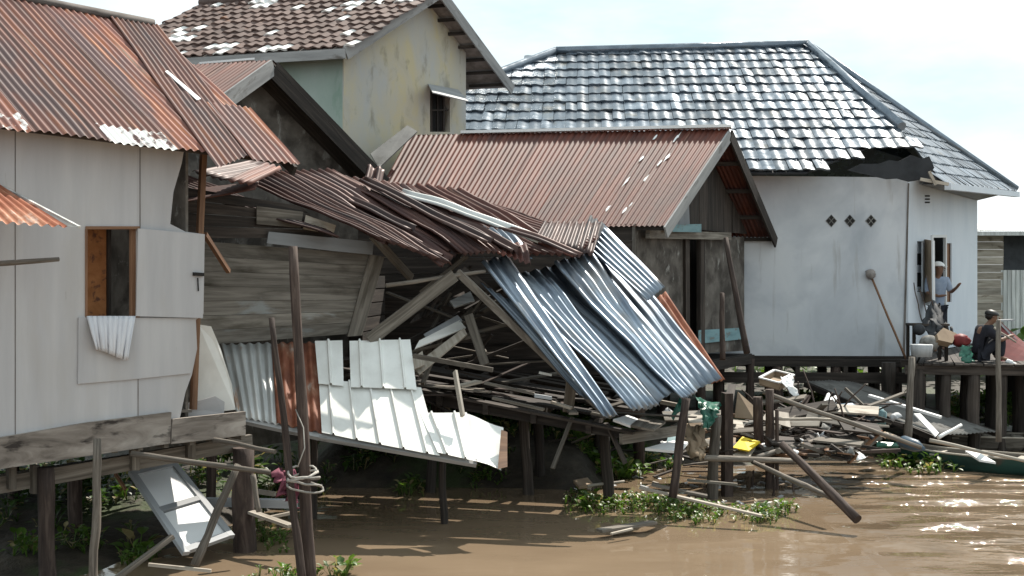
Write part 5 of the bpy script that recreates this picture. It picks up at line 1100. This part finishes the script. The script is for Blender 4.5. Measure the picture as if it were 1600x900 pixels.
    return T_
mb_ = WR.at(1465, 548, .30); mb_.z = 1.49
Jm = dict(pelvis=(0, 0, .92), spine=(0, 0, 1.1), chest=(.0, 0, 1.34), neck=(.01, -.01, 1.5), jaw=(.03, -.03, 1.58), head=(.03, -.03, 1.66), crown=(.02, -.02, 1.74), sl=(-.17, .06, 1.42), sr=(.17, -.04, 1.42),
          el=(-.22, -.08, 1.16), wl=(-.06, -.27, 1.10), hl=(.0, -.32, 1.12), er=(.22, -.10, 1.17), wr=(.25, -.34, 1.27), hr=(.27, -.40, 1.33), pl=(-.08, .02, .84), pr=(.09, -.01, .84), kl=(-.10, -.03, .48), kr=(.10, -.05, .48),
          al=(-.10, .02, .09), ar=(.11, 0, .09), tl=(-.07, -.13, .035), tr=(.15, -.14, .035), face=(.8, -.6, 0))
person(mb_, Jm, 'man in white cap and grey blue shirt standing in the doorway of the white house', 'shirt_blue', 'navy', 'cap')
sb_ = P(1541, 572, 21.6); sb_.z = 1.49
Js = dict(pelvis=(-.12, .02, .16), spine=(-.14, .0, .34), chest=(-.05, -.02, .54), neck=(.03, -.04, .66), jaw=(.09, -.06, .72), head=(.10, -.06, .79), crown=(.08, -.05, .88), sl=(-.08, .14, .58), sr=(-.04, -.19, .58),
          el=(.12, .18, .40), wl=(.32, .06, .42), hl=(.39, .02, .42), er=(.16, -.22, .38), wr=(.34, -.12, .44), hr=(.41, -.08, .46), pl=(-.08, .11, .15), pr=(-.08, -.09, .15), kl=(.24, .13, .46), kr=(.24, -.13, .46),
          al=(.20, .12, .08), ar=(.20, -.13, .08), tl=(.34, .13, .035), tr=(.34, -.14, .035), face=(.93, -.35, -.1))
person(sb_, Js, 'person in dark clothes crouching on the porch beside the maroon slanted cover', 'navy', 'navy', 'hair')
# porch clutter
def blob(c, rs, label, mat, name, cat, n=12, wob=.08):
    mb = MB(); pts = []; rr = []
    for i in range(9):
        a = math.pi*i/8; pts.append(c+V(0, 0, -math.cos(a)*rs[1])); rr.append(max(.01, math.sin(a)*rs[0]))
    mb.tube(pts, rr, n, .5, True, wob); return mb.build(name, mat, label=label, cat=cat)
tb = thing('small_table', 'dark cluttered little table left of the man in the doorway', 'table', P(1446, 556, 21.9))
c = P(1447, 507, 22.0); mb = MB(); mb.beam(c-V(.3, 0, 0), c+V(.35, 0, 0), .4, .04); mb.build('table_top', 'wood_dark', tb)
for sx in (-.27, .3):
    for sy in (-.17, .17): mb = MB(); mb.beam(c+V(sx, sy, -.02), V(c.x+sx, c.y+sy, 1.49), .05, .05); mb.build('leg', 'wood_dark', tb)
blob(P(1436, 515, 21.7), (.11, .10), 'dark pot on the left end of the little table', 'tarp_black', 'pot', 'pot')
blob(P(1452, 536, 21.4), (.17, .14), 'dark grey bundle under the little table', 'concrete', 'bundle', 'bundle')
drape([[(1440, 505, 21.9), (1455, 470, 22.3), (1468, 476, 22.3)], [(1446, 518, 21.7), (1462, 505, 21.8), (1476, 512, 21.8)], [(1452, 530, 21.6), (1466, 530, 21.6), (1478, 530, 21.6)]], 'dark grey cloth heaped on the little table', 'tarp_black', 'cloth', 'cloth', warp=.1)
slab([(1464, 522, 21.3), (1474, 512, 21.5), (1495, 521, 21.6), (1488, 536, 21.3), (1466, 531, 21.2)], .12, 'tan cardboard box tilted in front of the little table', 'cardboard', 'box', 'box')
mb = MB(); c = P(1440, 548, 21.2); mb.tube([c+V(0, 0, -.1), c+V(0, 0, .1), c+V(0, 0, .11)], [.17, .19, .18], 16); mb.build('basin', 'frame_grey', label='pale basin at the left end of the porch', cat='basin')
blob(P(1501, 532, 21.5), (.15, .12), 'bright red bundle between the cardboard box and the crouching person', 'red', 'bundle', 'bundle', wob=.3)
drape([[(1498, 541, 21.3), (1515, 541, 21.4)], [(1500, 555, 21.2), (1520, 553, 21.3)], [(1504, 566, 21.2), (1524, 566, 21.2)]], 'green cloth below the bright red bundle', 'green_plastic', 'cloth', 'cloth', warp=.06)
for a, b, l in (((1487, 538, 21.8), (1478, 505, 22.0), 'left one of two black sticks beside the red bundle'), ((1492, 536, 21.8), (1486, 511, 22.0), 'right one of two black sticks beside the red bundle')): pole(a, b, .03, l, 'tarp_black')
for a, b, l in (((1440, 500, 22.1), (1428, 442, 22.6), 'thin bare twig left of the slot window'), ((1452, 500, 22.1), (1437, 452, 22.6), 'thin bare twig right of the slot window'), ((1458, 478, 22.2), (1447, 430, 22.4), 'dark stick leaning at the ochre door')): pole(a, b, .012, l, 'bark', 'twig', 'twig', bend=.03)
mb = MB(); mb.sheet(P(1560, 572, 21.6), P(1640, 575, 21.8), P(1600, 535, 22.3), P(1556, 498, 22.4), prof='flat', nv=6, sw=0, warp=.03); mb.build('slanted_cover', 'maroon', label='maroon slanted cover at the right edge of the porch', cat='cover', solid=.02)
mb = MB(); mb.beam(P(1553, 501, 22.4), P(1582, 500, 22.5), .12, .03); mb.beam(P(1558, 500, 22.3), P(1600, 545, 22.2), .05, .03); mb.build('bracket', 'frame_grey', label='grey edge bar on the maroon slanted cover', cat='bar')
pole((1553, 512, 21.2), (1588, 535, 21.0), .018, 'pale forked stick held by the crouching person', 'wood_pale', bend=.03)
for i, (x, y) in enumerate(((1577, 566), (1583, 570))):
    c = P(x, y, 21.2); mb = MB(); mb.tube([c-V(.06, 0, 0), c-V(.03, 0, -.02), c+V(.05, 0, -.01), c+V(.07, 0, 0)], [.02, .04, .04, .015], 8); mb.build('shoe', 'bright_white', label=('left' if i == 0 else 'right')+' one of the two white shoes on the porch edge', cat='shoe')

# ------------------------------------------------------------------ plants
def leaf(mb, base, tip, wdt, r, up, seg=4):
    ax = tip-base; L_ = ax.length; ax.normalize(); sd_ = ax.cross(up)
    if sd_.length < .1: sd_ = ax.cross(V(1, 0, 0))
    sd_.normalize(); n_ = sd_.cross(ax); b0 = len(mb.v); prof = [0.05, .75, 1, .72, .05] if seg == 4 else [.1, 1, .05]
    m_ = len(prof)
    for i, q in enumerate(prof):
        t = i/(m_-1); c = base+ax*L_*t+n_*(-.18*L_*t*t)
        mb.v += [c-sd_*wdt*q*.5+n_*wdt*.18*q, c, c+sd_*wdt*q*.5+n_*wdt*.18*q]
    for i in range(m_-1):
        a = b0+i*3
        for k in (0, 1): mb.face((a+k, a+k+1, a+k+4, a+k+3), [(k*.1, i*.1), (k*.1+.1, i*.1), (k*.1+.1, i*.1+.1), (k*.1, i*.1+.1)], r, 0, True)
def hyacinth(mb, c, s_, dry=None):
    n = R.randint(5, 9)
    for k in range(n):
        a = R.uniform(0, 6.28); ti = R.uniform(.1, 1.1); h = s_*R.uniform(.5, 1.15); out = V(math.cos(a), math.sin(a), 0)
        top = c+out*h*math.sin(ti)*.8+V(0, 0, h*math.cos(ti)*.75+.02); tgt = dry if (dry and R.random() < .2) else mb
        r = R.random(); b0 = len(tgt.v); sd_ = out.cross(Z)*.008
        tgt.v += [c-sd_, c+sd_, top+sd_*.6, top-sd_*.6]; tgt.face((b0, b0+1, b0+2, b0+3), [(0, 0), (.1, 0), (.1, .3), (0, .3)], r)
        lt = top+(out*R.uniform(.3, 1)+V(0, 0, R.uniform(-.2, .9))).normalized()*s_*R.uniform(.35, .6); leaf(tgt, top, lt, s_*R.uniform(.28, .45), r, Z)
def patch(label, spots, size, name='water_hyacinth', mat='leaf', cat='plant', kind=None):
    mb = MB(); dr_ = MB()
    for (x, y, rx, ry, n) in spots:
        for i in range(n):
            a = R.uniform(0, 6.28); q = math.sqrt(R.random())*(1+.25*math.sin(a*3+x)); px, py = x+rx*q*math.cos(a), y+ry*q*math.sin(a)
            c = PZ(px, max(py, 640), 0); z = max(0, HZ(c.x, c.y)); hyacinth(mb, V(c.x, c.y, z), size*R.uniform(.5, 1.2)*(1.15-.6*q), dr_)
    T_ = thing(name, label, cat, mb.v[0].copy()) if not kind else None
    if T_:
        mb.build('leaves', mat, T_); dr_.build('withered_leaves', 'leaf_dry', T_)
    else:
        mb.v += dr_.v if False else []; mb.build(name, mat, label=label, cat=cat, kind=kind)
        if dr_.f: dr_.build('withered_weeds', 'leaf_dry', label='withered leaves among '+label, cat=cat, kind=kind)
patch('wide water hyacinth patch in the middle of the open water', [(935, 795, 45, 14, 42), (1010, 792, 60, 14, 60), (1090, 805, 70, 14, 72), (1180, 808, 35, 12, 34), (905, 782, 25, 8, 16)], .17)
patch('small water hyacinth clump below the middle of the white sheets', [(646, 768, 24, 8, 18)], .24)
patch('small water hyacinth clump below the crumpled end of the white sheets', [(762, 758, 30, 6, 20)], .18)
patch('water hyacinth strip in front of the canoes', [(1415, 724, 40, 12, 46), (1470, 735, 50, 9, 34)], .22)
patch('tall dark green plants under the sagging floor', [(960, 744, 45, 6, 34), (920, 742, 30, 5, 18)], .34, 'bank_plant', 'leaf')
patch('bright green leafy plant at the bottom edge by the mooring poles', [(535, 902, 22, 6, 9)], .26)
patch('low green plants around the foot of the mooring poles', [(420, 850, 40, 14, 20), (440, 905, 60, 10, 14), (395, 828, 20, 6, 10)], .15)
patch('leafy plants in front of the fallen window frame', [(215, 872, 30, 14, 18), (130, 868, 35, 10, 14), (45, 885, 40, 10, 12)], .26, 'bank_plant')
patch('slim sprouting plant left of the slanting log', [(1215, 800, 28, 10, 16)], .18)
patch('dense dark weeds on the mud under the left houses', [(90, 800, 150, 50, 170), (380, 775, 120, 26, 80), (560, 745, 90, 16, 90), (720, 735, 130, 18, 120), (900, 728, 90, 16, 90), (1010, 730, 60, 8, 30)], .28, 'bank_weeds', 'leaf_dark', 'weeds', 'stuff')  # spots below the fallen floor are added to darken it
patch('dark weeds added to deepen the shade below the fallen floor', [(640, 722, 90, 18, 80), (800, 715, 100, 18, 90), (940, 715, 70, 14, 60)], .42, 'bank_weeds', 'leaf_dark', 'weeds', 'stuff')  # weeds put in to make the bank under the floor darker
patch('sunlit weeds on the bank behind and under the porch', [(1560, 662, 110, 22, 150), (1330, 660, 130, 18, 110), (1240, 655, 60, 14, 40)], .34, 'sunlit_weeds', 'leaf', 'weeds', 'stuff')
# low growth behind the houses
mb = MB()
for i in range(1500):
    x = R.uniform(-12, 20); y = R.uniform(29, 38); hyacinth(mb, V(x, y, HZ(x, y)+R.uniform(0, .5)), R.uniform(.4, .8)) if i % 3 == 0 else None
mb.build('rear_weeds', 'leaf', label='bright green undergrowth on the land behind the houses', cat='weeds', kind='stuff')
